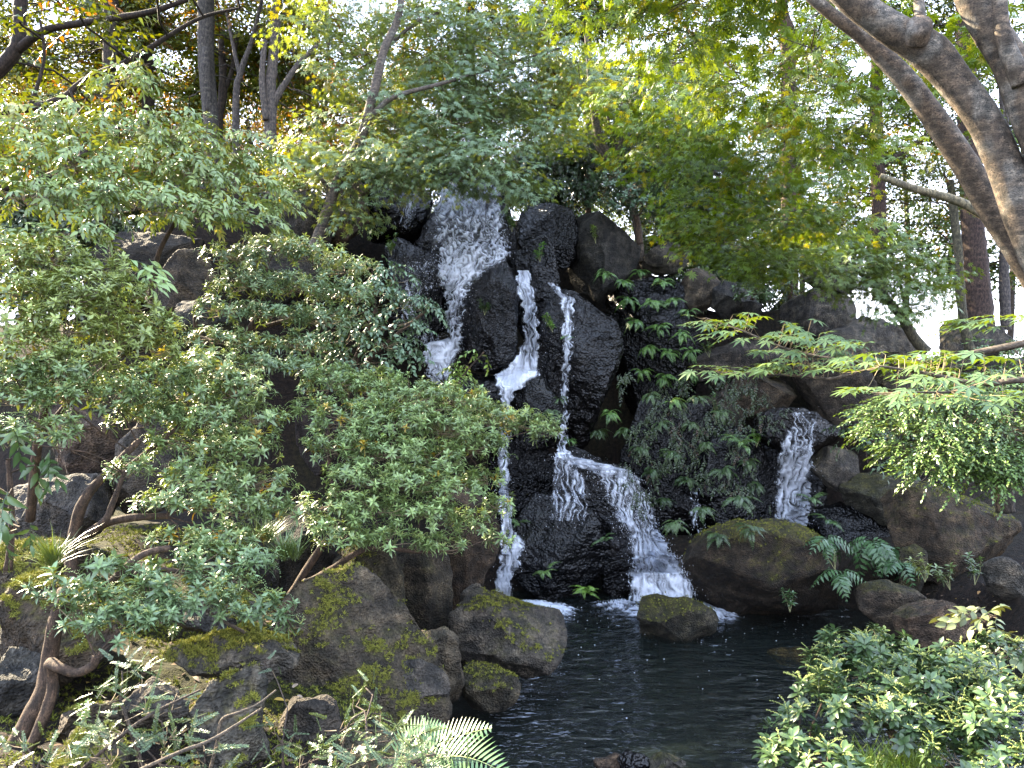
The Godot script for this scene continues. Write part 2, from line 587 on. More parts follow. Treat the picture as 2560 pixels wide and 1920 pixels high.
func scatter(root: Node3D, called: String, meshes: Array, mat: StandardMaterial3D, xfs: Array, tints: Array, parts := 0) -> void:
	# the nearest ones are parts of their own, the rest one mass
	var order := range(xfs.size())
	if parts > 0:
		var eye := Vector3(0, EYE, 0)
		order.sort_custom(func(a, b): return xfs[a].origin.distance_squared_to(eye) < xfs[b].origin.distance_squared_to(eye))
	var mats := []
	if parts > 0:
		for k in 5:
			var m := mat.duplicate() as StandardMaterial3D
			var c: Color = tint_of(tints.slice(0, 2))
			m.albedo_color = c.linear_to_srgb()
			mats.append(m)
	var left := []
	for k in meshes.size():
		left.append([])
	for q in order.size():
		var k: int = order[q]
		if q < parts:
			var o := MeshInstance3D.new()
			o.name = called
			o.mesh = meshes[rng.randi() % meshes.size()]
			o.material_override = mats[rng.randi() % mats.size()]
			root.add_child(o, true)
			o.transform = Transform3D(xfs[k].basis, xfs[k].origin - root.position)
		else:
			left[rng.randi() % meshes.size()].append(xfs[k])
	for k in meshes.size():
		if left[k].is_empty():
			continue
		var mm := MultiMesh.new()
		mm.transform_format = MultiMesh.TRANSFORM_3D
		mm.use_colors = true
		mm.mesh = meshes[k]
		mm.instance_count = left[k].size()
		for q in left[k].size():
			var t: Transform3D = left[k][q]
			mm.set_instance_transform(q, t)
			mm.set_instance_color(q, tint_of(tints))
		var node := MultiMeshInstance3D.new()
		node.name = "foliage"
		node.multimesh = mm
		node.material_override = mat
		root.add_child(node, true)
		node.position = -root.position
		node.set_meta("kind", "stuff")

# limbs that reach every pad from the stems or the base, thicker where more hangs on them
func limbs(root: Node3D, starts: Array, ends: Array, tip: float, most: float, col: Color, mat: Material, sides := 6) -> void:
	var pos := []
	var par := []
	for s in starts:
		pos.append(s)
		par.append(-1)
	var fixed := pos.size()
	var todo := ends.duplicate()
	var b: Vector3 = starts[0]
	todo.sort_custom(func(p, q): return p.distance_squared_to(b) < q.distance_squared_to(b))
	for e in todo:
		var best := 0
		var bd := 1e9
		for k in pos.size():
			var dd: float = pos[k].distance_to(e) + (0.35 * pos[k].distance_to(b) if k >= fixed else 0.0)
			if pos[k].y > e.y + 0.1:
				dd += (pos[k].y - e.y) * 0.6
			if dd < bd:
				bd = dd
				best = k
		var from: Vector3 = pos[best]
		var dist := from.distance_to(e)
		var n := clampi(int(dist / 0.16), 2, 14)
		var bow := Vector3(r1(-1, 1), r1(0.1, 0.9), r1(-1, 1)) * dist * 0.14
		var last := best
		for k in range(1, n + 1):
			var t := float(k) / n
			var q: Vector3 = from.lerp(e, t) + bow * sin(t * PI) + (Vector3(r1(-1, 1), r1(-1, 1), r1(-1, 1)) * dist * 0.022 if k < n else Vector3.ZERO)
			pos.append(q)
			par.append(last)
			last = pos.size() - 1
	var weight := PackedFloat32Array()
	weight.resize(pos.size())
	for k in range(pos.size() - 1, fixed - 1, -1):
		weight[k] = maxf(weight[k], tip * tip)
		if par[k] >= fixed:
			weight[par[k]] += weight[k] * 0.86
	var mb := MB.new()
	for k in range(fixed, pos.size()):
		var p: int = par[k]
		var ra := minf(sqrt(weight[k]), most)
		var rb := minf(sqrt(weight[p]), most) if p >= fixed else minf(ra * 1.15, most)
		rb = minf(rb, ra * 1.25)
		tube(mb, [pos[p], pos[p].lerp(pos[k], 0.5), pos[k]], [rb, (ra + rb) * 0.5, ra], sides, col, 0.12, 0.0, Color.WHITE, false)
	if mb.v.size() > 0:
		part("branches", mb.mesh(), mat, root, true)

func twigs(root: Node3D, pads: Array, cl: Array, share: float, col: Color, r := 0.0022) -> void:
	var mb := MB.new()
	for q in cl:
		if rng.randf() > share:
			continue
		var c := P(pads[q[2]][0], pads[q[2]][1], pads[q[2]][2])
		c = c.lerp(q[0], r1(0.0, 0.25)) + Vector3.DOWN * r1(0.0, 0.05)
		var e: Vector3 = q[0] - q[1] * 0.01
		var mid := c.lerp(e, 0.55) + Vector3(r1(-1, 1), r1(-1.2, 0.3), r1(-1, 1)) * c.distance_to(e) * 0.12
		tube(mb, [c, mid, e], [r * 1.5, r * 1.1, r * 0.7], 3, col, 0.0, 0.0, Color.WHITE, false)
	if mb.v.size() > 0:
		part("twigs", mb.mesh(), M.twig, root, true)

# a shrub or tree: stems are lists of [u, v, depth, radius px]
func plant(called: String, label: String, category: String, base: Vector3, stems: Array, pads: Array, o: Dictionary, group := "") -> Node3D:
	var root := thing(called, label, category, base, group)
	var bark: Material = o.get("bark", M.bark)
	var bc: Color = o.get("bark_color", Color(0.16, 0.12, 0.09))
	var starts := [base]
	var first := true
	for s in stems:
		var c := curve(s, 7)
		var mb := MB.new()
		tube(mb, c[0], c[1], o.get("sides", 10), bc, o.get("rough", 0.18), o.get("patch", 0.0), o.get("pale", Color(0.4, 0.4, 0.36)))
		part("trunk" if first else "branch", mb.mesh(), bark, root)
		first = false
		for k in range(0, c[0].size(), 2):
			starts.append(c[0][k])
	if pads.is_empty():
		return root
	var ends := []
	for p in pads:
		ends.append(P(p[0], p[1], p[2]) + Vector3.DOWN * (0.25 * p[4] * p[2] / F))
	limbs(root, starts, ends, o.get("tip", 0.006), o.get("most", 0.05), bc, bark)
	var cl := clusters(pads, o)
	if o.get("twigs", 0.0) > 0.0:
		twigs(root, pads, cl, o.twigs, o.get("twig_color", Color(0.16, 0.12, 0.07)), o.get("twig_r", 0.0022))
	var lo: float = o.get("small", 0.6)
	var hi: float = o.get("large", 1.2)
	var spin: bool = o.get("spin", true)
	var hang: float = o.get("hang", 0.0)
	var xfs := []
	for q in cl:
		var out: Vector3 = Vector3(q[3].x, -hang, q[3].z) + Vector3(r1(-1, 1), 0, r1(-1, 1)) * 0.5
		var b: Basis = facing(q[1], out)
		if spin:
			b = b * Basis(Vector3.UP, rng.randf() * TAU)
		elif hang != 0.0:
			b = b * Basis(Vector3.BACK, -hang * r1(0.3, 1.2)) * Basis(Vector3.RIGHT, r1(-0.6, 0.6))
		xfs.append(Transform3D(b.scaled(Vector3.ONE * r1(lo, hi)), q[0]))
	scatter(root, o.get("part", "leaf_whorl"), o.leaves, o.mat, xfs, o.tint, o.get("parts", 0))
	if o.get("buds", 0.0) > 0.0:
		var bx := []
		for q in cl:
			if q[3].y > -0.1 and rng.randf() < o.buds:
				bx.append(Transform3D((Basis(Vector3.UP, r1(0, TAU)) * Basis(Vector3.RIGHT, r1(-0.3, 0.3))).scaled(Vector3.ONE * r1(0.7, 1.25) * o.get("bud_size", 1.0)), q[0] + Vector3.UP * 0.01))
		scatter(root, "bud_spray", L.panicle, M.fern, bx, o.get("bud_tint", [Color(0.25, 0.30, 0.07), Color(0.36, 0.40, 0.12)]), o.get("bud_parts", 0))
	return root

# ------------------------------------------------------------------ rocks

# u0, v0, u1, v1: its outline's box at depth d (its front). o: seed, thick, power, cuts, roll, wet, moss, tone
func rock(called: String, label: String, u0: float, v0: float, u1: float, v1: float, d: float, o := {}, group := "") -> Node3D:
	var seed_: int = o.get("seed", int(u0 * 7 + v0 * 13))
	var g := RandomNumberGenerator.new()
	g.seed = seed_ + 77
	var hx := (u1 - u0) * 0.5 / F * d
	var hy := (v1 - v0) * 0.5 / F * d
	var hz: float = o.get("thick", 0.8) * maxf(minf(hx, hy * 1.4), 0.5 * hx)
	var power: float = o.get("power", 3.2)
	var roll: float = deg_to_rad(o.get("roll", g.randf_range(-14, 14)))
	var px := maxf(u1 - u0, v1 - v0)
	var N := clampi(int(px / 4.2), 12, 36)
	var planes := []
	for c in o.get("planes", []):
		planes.append([Vector3(c[0], c[1], c[2]).normalized(), c[3]])
	for k in int(o.get("cuts", 9)) + 3:
		var n := Vector3(g.randf_range(-1, 1), g.randf_range(-1, 1), g.randf_range(-0.4, 1)).normalized()
		planes.append([n, g.randf_range(0.54, 0.9)])
	var off := Vector3(g.randf(), g.randf(), g.randf()) * 40.0
	var lump: float = o.get("lump", 0.055)
	var size := (hx + hy + hz) / 3.0
	var rot := Basis(Vector3.BACK, roll) * Basis(Vector3.UP, g.randf_range(-0.5, 0.5))
	var index := {}
	var mb := MB.new()
	var half := N
	var q: float
	for face in 6:
		for a in N:
			for b in N:
				var quad := []
				for s in [[0, 0], [1, 0], [1, 1], [0, 1]]:
					var i: int = 2 * (a + s[0]) - half
					var j: int = 2 * (b + s[1]) - half
					var key: Vector3i
					match face:
						0: key = Vector3i(half, i, j)
						1: key = Vector3i(-half, j, i)
						2: key = Vector3i(j, half, i)
						3: key = Vector3i(i, -half, j)
						4: key = Vector3i(i, j, half)
						_: key = Vector3i(j, i, -half)
					if not index.has(key):
						var w := Vector3(tan(key.x * 0.785 / half), tan(key.y * 0.785 / half), tan(key.z * 0.785 / half)).normalized()
						q = pow(pow(absf(w.x), power) + pow(absf(w.y), power) + pow(absf(w.z), power), -1.0 / power)
						var p := w * q
						for pl in planes:
							var t: float = p.dot(pl[0]) - pl[1]
							if t > 0.0:
								p -= pl[0] * t * 0.985
						p = rot * p
						index[key] = mb.v.size()
						mb.vert(p, Color.WHITE)
					quad.append(index[key])
				mb.quad(quad[0], quad[1], quad[2], quad[3])
	# fit the box, then weather it
	var lo := Vector3.ONE * 1e9
	var hi := -lo
	for p in mb.v:
		lo = lo.min(p)
		hi = hi.max(p)
	var center := P((u0 + u1) * 0.5, (v0 + v1) * 0.5, d)
	center.z -= hz * 0.85
	var half_size := Vector3(hx, hy, hz)
	for k in mb.v.size():
		var p: Vector3 = (mb.v[k] - (lo + hi) * 0.5) / (hi - lo) * 2.0 * half_size
		mb.v[k] = p + center
	mb.normals()
	var flip := 0.0
	for k in range(0, mb.v.size(), 7):
		flip += mb.n[k].dot(mb.v[k] - center)
	if flip < 0.0:
		for k in range(0, mb.i.size(), 3):
			var t := mb.i[k]
			mb.i[k] = mb.i[k + 1]
			mb.i[k + 1] = t
		for k in mb.n.size():
			mb.n[k] = -mb.n[k]
	for k in mb.v.size():
		var w: Vector3 = mb.v[k] + off
		var t := lump * size * na.get_noise_3dv(w * (1.1 / size)) + 0.022 * na.get_noise_3dv(w * 4.0) + (0.035 if o.get("wet", false) else 0.024) * (nc.get_noise_3dv(w * 2.4) - 0.3) + 0.009 * na.get_noise_3dv(w * 17.0)
		mb.v[k] += mb.n[k] * t
	mb.normals()
	var wet: bool = o.get("wet", false)
	var moss: float = o.get("moss", 0.0)
	var tone: Color = o.get("tone", Color(0.30, 0.25, 0.21))
	var tone2: Color = o.get("tone2", Color(tone.r * 0.62, tone.g * 0.62, tone.b * 0.66))
	var green: Color = o.get("green", Color(0.20, 0.20, 0.05))
	var mossy := []
	for k in mb.v.size():
		var w: Vector3 = mb.v[k] + off
		var t := smoothstep(-0.35, 0.4, na.get_noise_3dv(w * 2.3))
		var c := tone2.lerp(tone, t) * (1.0 + 0.5 * na.get_noise_3dv(w * 23.0))
		c = c.lerp(Color(tone.r * 1.6, tone.g * 1.55, tone.b * 1.5), 0.5 * smoothstep(0.25, 0.5, na.get_noise_3dv(w * 6.0 + Vector3(9, 9, 9))))
		if moss > 0.0:
			var s := mb.n[k].y * 0.75 + 0.6 * na.get_noise_3dv(w * 1.6 + Vector3(3, 17, 5)) + 0.55 * na.get_noise_3dv(w * 11.0) + moss - 0.8
			var wgt := 0.9 * smoothstep(-0.35, 0.35, s)
			c = c.lerp(green * (0.8 + 0.5 * na.get_noise_3dv(w * 12.0)), wgt)
			if wgt > 0.55:
				mossy.append(k)
		c.a = 1.0
		mb.c[k] = c
	var mesh := mb.mesh()
	var body := MeshInstance3D.new()
	body.mesh = mesh
	body.material_override = M.wet if wet else M.rock
	var base := Vector3(center.x, center.y - hy, center.z)
	var root: Node3D
	if o.get("tufts", 0) > 0 and mossy.size() > 8:
		root = thing(called, label, "rock", base, group)
		body.name = "stone"
		root.add_child(body)
		body.position = -base
		var xfs := []
		for k in int(o.tufts):
			var m: int = mossy[g.randi() % mossy.size()]
			var at: Vector3 = mb.v[m] + Vector3(g.randf_range(-1, 1), 0, g.randf_range(-1, 1)) * (px / N / F * d)
			at -= mb.n[m] * ((at - mb.v[m]).dot(mb.n[m]))
			xfs.append(Transform3D(facing(mb.n[m], Vector3(g.randf_range(-1, 1), 0, g.randf_range(-1, 1))).scaled(Vector3.ONE * g.randf_range(0.7, 1.5)), at - mb.n[m] * 0.003))
		scatter(root, "moss", L.tuft, M.moss, xfs, [Color(0.10, 0.105, 0.02), Color(0.17, 0.16, 0.03)])
		for c in root.get_children():
			if c is MultiMeshInstance3D:
				c.name = "moss"
	else:
		body.name = numbered(called)
		add_child(body)
		tag(body, label, "rock", group)
		root = body
	if d > 7.0:
		splat(mb)
	return root

func splat(mb: MB) -> void:
	for k in range(0, mb.i.size(), 3):
		var a := mb.v[mb.i[k]]
		var b := mb.v[mb.i[k + 1]]
		var c := mb.v[mb.i[k + 2]]
		for w in [Vector3(0.34, 0.33, 0.33), Vector3(0.8, 0.1, 0.1), Vector3(0.1, 0.8, 0.1), Vector3(0.1, 0.1, 0.8), Vector3(0.45, 0.45, 0.1), Vector3(0.1, 0.45, 0.45)]:
			var p: Vector3 = a * w.x + b * w.y + c * w.z
			var x := int((p.x - FX0) / FC)
			var y := int((p.y - FY0) / FC)
			if x >= 0 and y >= 0 and x < FW and y < FH and p.z > fz[y * FW + x]:
				fz[y * FW + x] = p.z

func front(x: float, y: float) -> float:
	var i := int((x - FX0) / FC)
	var j := int((y - FY0) / FC)
	var best := -99.0
	for dj in range(-1, 2):
		for di in range(-1, 2):
			var a := clampi(i + di, 0, FW - 1)
			var b := clampi(j + dj, 0, FH - 1)
			best = maxf(best, fz[b * FW + a])
	return best

# ------------------------------------------------------------------ ground and water

func ground(x: float, z: float) -> float:
	var q := sqrt(pow((x - 1.6) / 2.5, 2.0) + pow((z + 6.7) / 2.9, 2.0))
	var bank := 0.45 + 0.22 * clampf(-x - 0.4, 0.0, 3.0) + 0.10 * clampf(x - 3.5, 0.0, 3.0)
	bank = lerpf(bank, 0.85, smoothstep(-3.4, -2.2, z))
	var h := lerpf(-0.55, bank, smoothstep(0.92, 1.25, q))
	var top := lerpf(lerpf(5.35, 3.75, smoothstep(1.5, 3.2, x)), 2.9, smoothstep(4.4, 6.2, x))
	top = lerpf(top, 3.3, smoothstep(-4.2, -6.2, x))
	var zc := -12.3 + 0.85 * clampf(-x - 1.2, 0.0, 3.4) + 0.3 * clampf(x - 3.0, 0.0, 3.0)
	var far := smoothstep(-13.0, -40.0, z)
	top = lerpf(top, lerpf(4.5, 2.0, smoothstep(0.0, 4.0, x)), far)
	h = lerpf(h, top, smoothstep(zc + 1.1, zc - 1.1, z))
	h += 0.10 * na.get_noise_2d(x * 0.7, z * 0.7) + 0.03 * na.get_noise_2d(x * 3.0, z * 3.0)
	return h

func make_ground() -> void:
	var mb := MB.new()
	var N := 190
	for j in N + 1:
		for i in N + 1:
			var s := 2.0 * i / N - 1.0
			var t := float(j) / N
			var x := 9.0 * s + 190.0 * pow(s, 7.0)
			var z := 3.0 - 17.0 * t - 220.0 * pow(t, 9.0)
			var y := ground(x, z)
			var m := smoothstep(-0.1, 0.35, na.get_noise_2d(x * 0.9 + 40.0, z * 0.9)) * smoothstep(0.3, 0.6, y) * (1.0 if x < 0.5 and z > -8.5 else 0.35)
			var c := Color(0.12, 0.085, 0.06).lerp(Color(0.17, 0.19, 0.04), m * 0.9)
			if y < 0.05:
				c = Color(0.10, 0.085, 0.055)
			mb.vert(Vector3(x, y, z), c)
	for j in N:
		for i in N:
			var a := j * (N + 1) + i
			mb.quad(a, a + N + 1, a + N + 2, a + 1)
	mb.normals()
	if mb.n[N * N / 2].y < 0.0:
		for k in range(0, mb.i.size(), 3):
			var t := mb.i[k]
			mb.i[k] = mb.i[k + 1]
			mb.i[k + 1] = t
		mb.normals()
	struct("ground", mb.mesh(), M.soil)

func make_pool() -> void:
	var mb := MB.new()
	var nx := 110
	var nz := 120
	for j in nz + 1:
		for i in nx + 1:
			var x := lerpf(-1.3, 4.6, float(i) / nx)
			var z := lerpf(-3.5, -10.6, float(j) / nz)
			var stir := clampf(1.3 - Vector2(x - 1.6, (z + 8.9) * 0.8).length() * 0.42, 0.12, 1.0) + 0.7 * clampf(1.0 - Vector2(x - 0.1, z + 8.7).length() * 0.8, 0, 1)
			var y := stir * (0.016 * nb.get_noise_2d(x * 2.2, z * 5.5) + 0.008 * nb.get_noise_2d(x * 6.0 + 9.0, z * 13.0))
			mb.vert(Vector3(x, y, z), Color.WHITE)
	for j in nz:
		for i in nx:
			var a := j * (nx + 1) + i
			mb.quad(a, a + nx + 1, a + nx + 2, a + 1)
	mb.normals()
	if mb.n[500].y < 0.0:
		for k in range(0, mb.i.size(), 3):
			var t := mb.i[k]
			mb.i[k] = mb.i[k + 1]
			mb.i[k + 1] = t
		mb.normals()
	struct("water", mb.mesh(), M.pool)

# rows: [v, left u, right u, fullness]; the water keeps to the rocks' fronts or falls free before them
func water_sheet(rows: Array, d0: float, seed_: int, lace := 1.0, near := -8.3, lift := 0.035) -> MB:
	var fall := lace
	var mb := MB.new()
	var px := 0.9
	var wide := 0.0
	for r in rows:
		wide = maxf(wide, r[2] - r[1])
	var ni := int(wide / px) + 2
	var v0: float = rows[0][0]
	var v1: float = rows[rows.size() - 1][0]
	var nj := int((v1 - v0) / px) + 1
	var last := PackedFloat32Array()
	last.resize(ni)
	last.fill(-99.0)
	var k := 0
	var so := seed_ * 3.7
	for j in nj + 1:
		var v := lerpf(v0, v1, float(j) / nj)
		while k < rows.size() - 2 and v > rows[k + 1][0]:
			k += 1
		var t := clampf((v - rows[k][0]) / (rows[k + 1][0] - rows[k][0]), 0, 1)
		t = t * t * (3.0 - 2.0 * t)
		var ul := lerpf(rows[k][1], rows[k + 1][1], t) + 3.0 * nb.get_noise_2d(v * 0.09, so) + 1.2 * nb.get_noise_2d(v * 0.4, so + 4.0)
		var ur := lerpf(rows[k][2], rows[k + 1][2], t) + 3.0 * nb.get_noise_2d(v * 0.09, so + 9.0) + 1.2 * nb.get_noise_2d(v * 0.4, so + 14.0)
		var dens := lerpf(rows[k][3], rows[k + 1][3], t)
		var zr := PackedFloat32Array()
		zr.resize(ni)
		for i in ni:
			var s := float(i) / (ni - 1)
			var u := lerpf(ul, ur, s)
			var d := d0
			var z := -d0
			for it in 2:
				var p := P(u, v, d)
				z = front(p.x, p.y)
				if z < -30.0:
					z = last[i] if last[i] > -30.0 else -d0
				z = maxf(minf(z, near), last[i] - 0.012)
				d = -z
			zr[i] = z
		# keep the sheet whole across
		for it in 3:
			var sm := zr.duplicate()
			for i in ni:
				sm[i] = (zr[maxi(i - 2, 0)] + zr[i] + zr[mini(i + 2, ni - 1)]) / 3.0
			zr = sm
		for i in ni:
			last[i] = zr[i]
			var s := float(i) / (ni - 1)
			var u := lerpf(ul, ur, s)
			var p := P(u, v, -zr[i] - lift)
			var wx := 0.55 * nb.get_noise_2d(p.x * 5.0 + so, p.y * 5.0) + 0.25 * nb.get_noise_2d(p.x * 13.0 + so, p.y * 9.0)
			wx *= lerpf(0.35, 1.0, fall)
			var a := 1.0 - absf(nb.get_noise_2d(p.x * lerpf(17.0, 6.0, fall) + wx * 1.6 + so, p.y * 3.4 * fall + wx * 0.9 * fall)) * 1.25
			var b := 1.0 - absf(nb.get_noise_2d(p.x * 24.0 + wx * 2.0 + so, p.y * 3.2 * fall + wx * 1.2 * fall)) * 1.25
			var c := nb.get_noise_2d(p.x * 55.0 + so, p.y * 4.0)
			var e := smoothstep(0.0, 0.14, s) * smoothstep(1.0, 0.86, s)
			var f := dens * 1.05 + lerpf(0.6, 0.85, fall) * (a * a - 0.5) + lerpf(0.34, 0.2, fall) * (b * b - 0.5) + 0.05 * c + 0.7 * (e - 1.0)
			var al := clampf(smoothstep(0.12, 1.0, f), 0.0, 0.95)
			p.z += 0.05 * al + 0.015 * a
			var g := 0.78 + 0.22 * b
			mb.vert(p, Color(g, g, g, al))
	for j in nj:
		for i in ni - 1:
			var q := j * ni + i
			if maxf(maxf(mb.c[q].a, mb.c[q + 1].a), maxf(mb.c[q + ni].a, mb.c[q + ni + 1].a)) < 0.03:
				continue
			mb.quad(q, q + 1, q + ni + 1, q + ni)
	return mb

func waterfall(label: String, rows: Array, d0: float, seed_: int, drops: int, foam := [], near := -8.3, lace := 0.4) -> void:
	var mb := water_sheet(rows, d0, seed_, lace, near)
	var top: Vector3 = mb.v[0]
	var low: Vector3 = mb.v[mb.v.size() - 1]
	var root := thing("waterfall", label, "waterfall", Vector3(low.x, 0.0, low.z))
	part("water_sheet", mb.mesh(), M.foam, root)
	# drops thrown off the sheet
	var xfs := []
	for k in int(drops * 0.6):
		var q := rng.randi() % mb.v.size()
		var p: Vector3 = mb.v[q] + Vector3(r1(-1, 1) * r1(0, 0.16), r1(-0.12, 0.08), r1(0.0, 0.22))
		var s := r1(0.0010, 0.0026)
		xfs.append(Transform3D(Basis.from_scale(Vector3(s, s * r1(1.5, 4.5), s)), p))
	drop_cloud(root, xfs)
	for f in foam:
		part("foam", foam_patch(f[0], f[1], f[2], f[3], f[4]), M.foam, root)

func drop_cloud(root: Node3D, xfs: Array) -> void:
	if xfs.is_empty():
		return
	var d := MB.new()
	bead(d, Vector3.ZERO, 1.0, Color.WHITE)
	var mm := MultiMesh.new()
	mm.transform_format = MultiMesh.TRANSFORM_3D
	mm.mesh = d.mesh()
	mm.instance_count = xfs.size()
	for k in xfs.size():
		var t: Transform3D = xfs[k]
		mm.set_instance_transform(k, t)
	var node := MultiMeshInstance3D.new()
	node.name = "droplets"
	node.multimesh = mm
	node.material_override = M.drop
	root.add_child(node, true)
	node.position = -root.position
	node.set_meta("kind", "stuff")

# churned foam on the pool round a point
func foam_patch(x: float, z: float, rx: float, rz: float, full: float) -> ArrayMesh:
	var mb := MB.new()
	var n := 70
	for j in n + 1:
		for i in n + 1:
			var a := 2.0 * i / n - 1.0
			var b := 2.0 * j / n - 1.0
			var p := Vector3(x + a * rx, 0, z + b * rz)
			var r := sqrt(a * a + b * b)
			var w := nb.get_noise_2d(p.x * 4.0, p.z * 6.0)
			var k := 1.0 - absf(nb.get_noise_2d(p.x * 9.0 + w, p.z * 16.0 + w)) * 1.3
			var f := full * (1.15 - r) + 0.55 * k * k - 0.55 + 0.25 * w
			var al := clampf(smoothstep(0.05, 0.7, f), 0, 0.95) * smoothstep(1.0, 0.75, r)
			p.y = 0.022 + 0.07 * al * clampf(1.2 - 1.4 * r, 0, 1) + 0.03 * al * (k - 0.5)
			mb.vert(p, Color(0.95, 0.97, 1.0, al))
	for j in n:
		for i in n:
			var q := j * (n + 1) + i
			if maxf(maxf(mb.c[q].a, mb.c[q + 1].a), maxf(mb.c[q + n + 1].a, mb.c[q + n + 2].a)) < 0.03:
				continue
			mb.quad(q, q + 1, q + n + 2, q + n + 1)
	return mb.mesh()

# ------------------------------------------------------------------ ferns and small plants

func fern(label: String, at: Vector3, out: Vector3, count: int, size: float, meshes: Array, tint: Array, group := "", spread := 1.5, lift := 0.35, mat: StandardMaterial3D = null) -> void:
	var root := thing("fern", label, "fern", at, group)
	var mats := []
	for k in 3:
		var m := (mat if mat else M.fern).duplicate() as StandardMaterial3D
		m.albedo_color = tint_of(tint).linear_to_srgb()
		mats.append(m)
	var yaw0 := atan2(-out.z, out.x)
	for k in count:
		var o := MeshInstance3D.new()
		o.name = "frond"
		o.mesh = meshes[rng.randi() % meshes.size()]
		o.material_override = mats[rng.randi() % 3]
		root.add_child(o, true)
		var yaw := yaw0 + lerpf(-spread, spread, (k + 0.5) / count) + r1(-0.3, 0.3)
		var b := Basis(Vector3.UP, yaw) * Basis(Vector3.BACK, lift + r1(-0.5, 0.35)) * Basis(Vector3.RIGHT, r1(-0.5, 0.5))
		o.transform = Transform3D(b.scaled(Vector3.ONE * size * r1(0.7, 1.15)), Vector3(r1(-1, 1), r1(-1, 1), 0) * 0.03)

func herb(called: String, label: String, category: String, at: Vector3, stems: int, high: float, meshes: Array, mat: Material, tint: Array, size := 1.0, group := "") -> void:
	var root := thing(called, label, category, at, group)
	var mats := []
	for k in 3:
		var m := mat.duplicate() as StandardMaterial3D
		m.albedo_color = tint_of(tint).linear_to_srgb()
		mats.append(m)
	for k in stems:
		var a := r1(0, TAU)
		var e := at + Vector3(cos(a) * high * 0.5 * rng.randf(), high * r1(0.5, 1.0), sin(a) * high * 0.4 * rng.randf())
		var mb := MB.new()
		tube(mb, [at, at.lerp(e, 0.5) + Vector3(r1(-1, 1), 0.2, r1(-1, 1)) * high * 0.08, e], [0.003, 0.0025, 0.0015], 4, Color(0.2, 0.2, 0.09))
		part("stem", mb.mesh(), M.twig, root)
		for q in 3:
			var o := MeshInstance3D.new()
			o.name = "leaf_whorl"
			o.mesh = meshes[rng.randi() % meshes.size()]
			o.material_override = mats[rng.randi() % 3]
			root.add_child(o, true)
			o.transform = Transform3D((Basis(Vector3.UP, r1(0, TAU)) * Basis(Vector3.RIGHT, r1(-0.5, 0.5)) * Basis(Vector3.BACK, r1(-0.3, 0.5))).scaled(Vector3.ONE * size * r1(0.7, 1.2)), at.lerp(e, 1.0 - q * 0.25) - at)

# ------------------------------------------------------------------ the scene

func _ready() -> void:
	rng.seed = 4711
	# camera
	var cam := Camera3D.new()
	cam.name = "camera"
	cam.fov = rad_to_deg(2.0 * atan(384.0 / F))
	cam.near = 0.05
	cam.far = 600.0
	add_child(cam)
	cam.position = Vector3(0, EYE, 0)
	cam.current = true
	# sky, exposure
	var env := Environment.new()
	var sky := Sky.new()
	var sm := ProceduralSkyMaterial.new()
	sm.sky_top_color = Color(0.72, 0.79, 0.92)
	sm.sky_horizon_color = Color(0.95, 0.96, 1.0)
	sm.sky_curve = 0.18
	sm.ground_bottom_color = Color(0.16, 0.15, 0.12)
	sm.ground_horizon_color = Color(0.5, 0.52, 0.5)
	sm.sun_angle_max = 25.0
	sky.sky_material = sm
	env.background_mode = Environment.BG_SKY
	env.sky = sky
	env.background_energy_multiplier = 0.52
	env.tonemap_mode = Environment.TONE_MAPPER_LINEAR
	env.tonemap_exposure = 13.5
	env.sdfgi_enabled = true
	env.ssao_enabled = true
	env.ssil_enabled = true
	var we := WorldEnvironment.new()
	we.name = "world_environment"
	we.environment = env
	add_child(we)
	# sun, behind the trees on the left
	var sun := DirectionalLight3D.new()
	sun.name = "sun"
	sun.light_color = Color(1.0, 0.93, 0.80)
	sun.light_energy = 1.3
	sun.light_angular_distance = 0.5
	sun.shadow_enabled = true
	add_child(sun)
	sun.look_at_from_position(Vector3.ZERO, -Vector3(-0.66, 0.55, -0.51), Vector3.UP)

	make_materials()
	make_leaves()
	fz.resize(FW * FH)
	fz.fill(-99.0)
	make_ground()
	make_pool()
	make_rocks()
	make_falls()
	make_trees()
	make_shrubs()
	make_wall_plants()
	make_small()

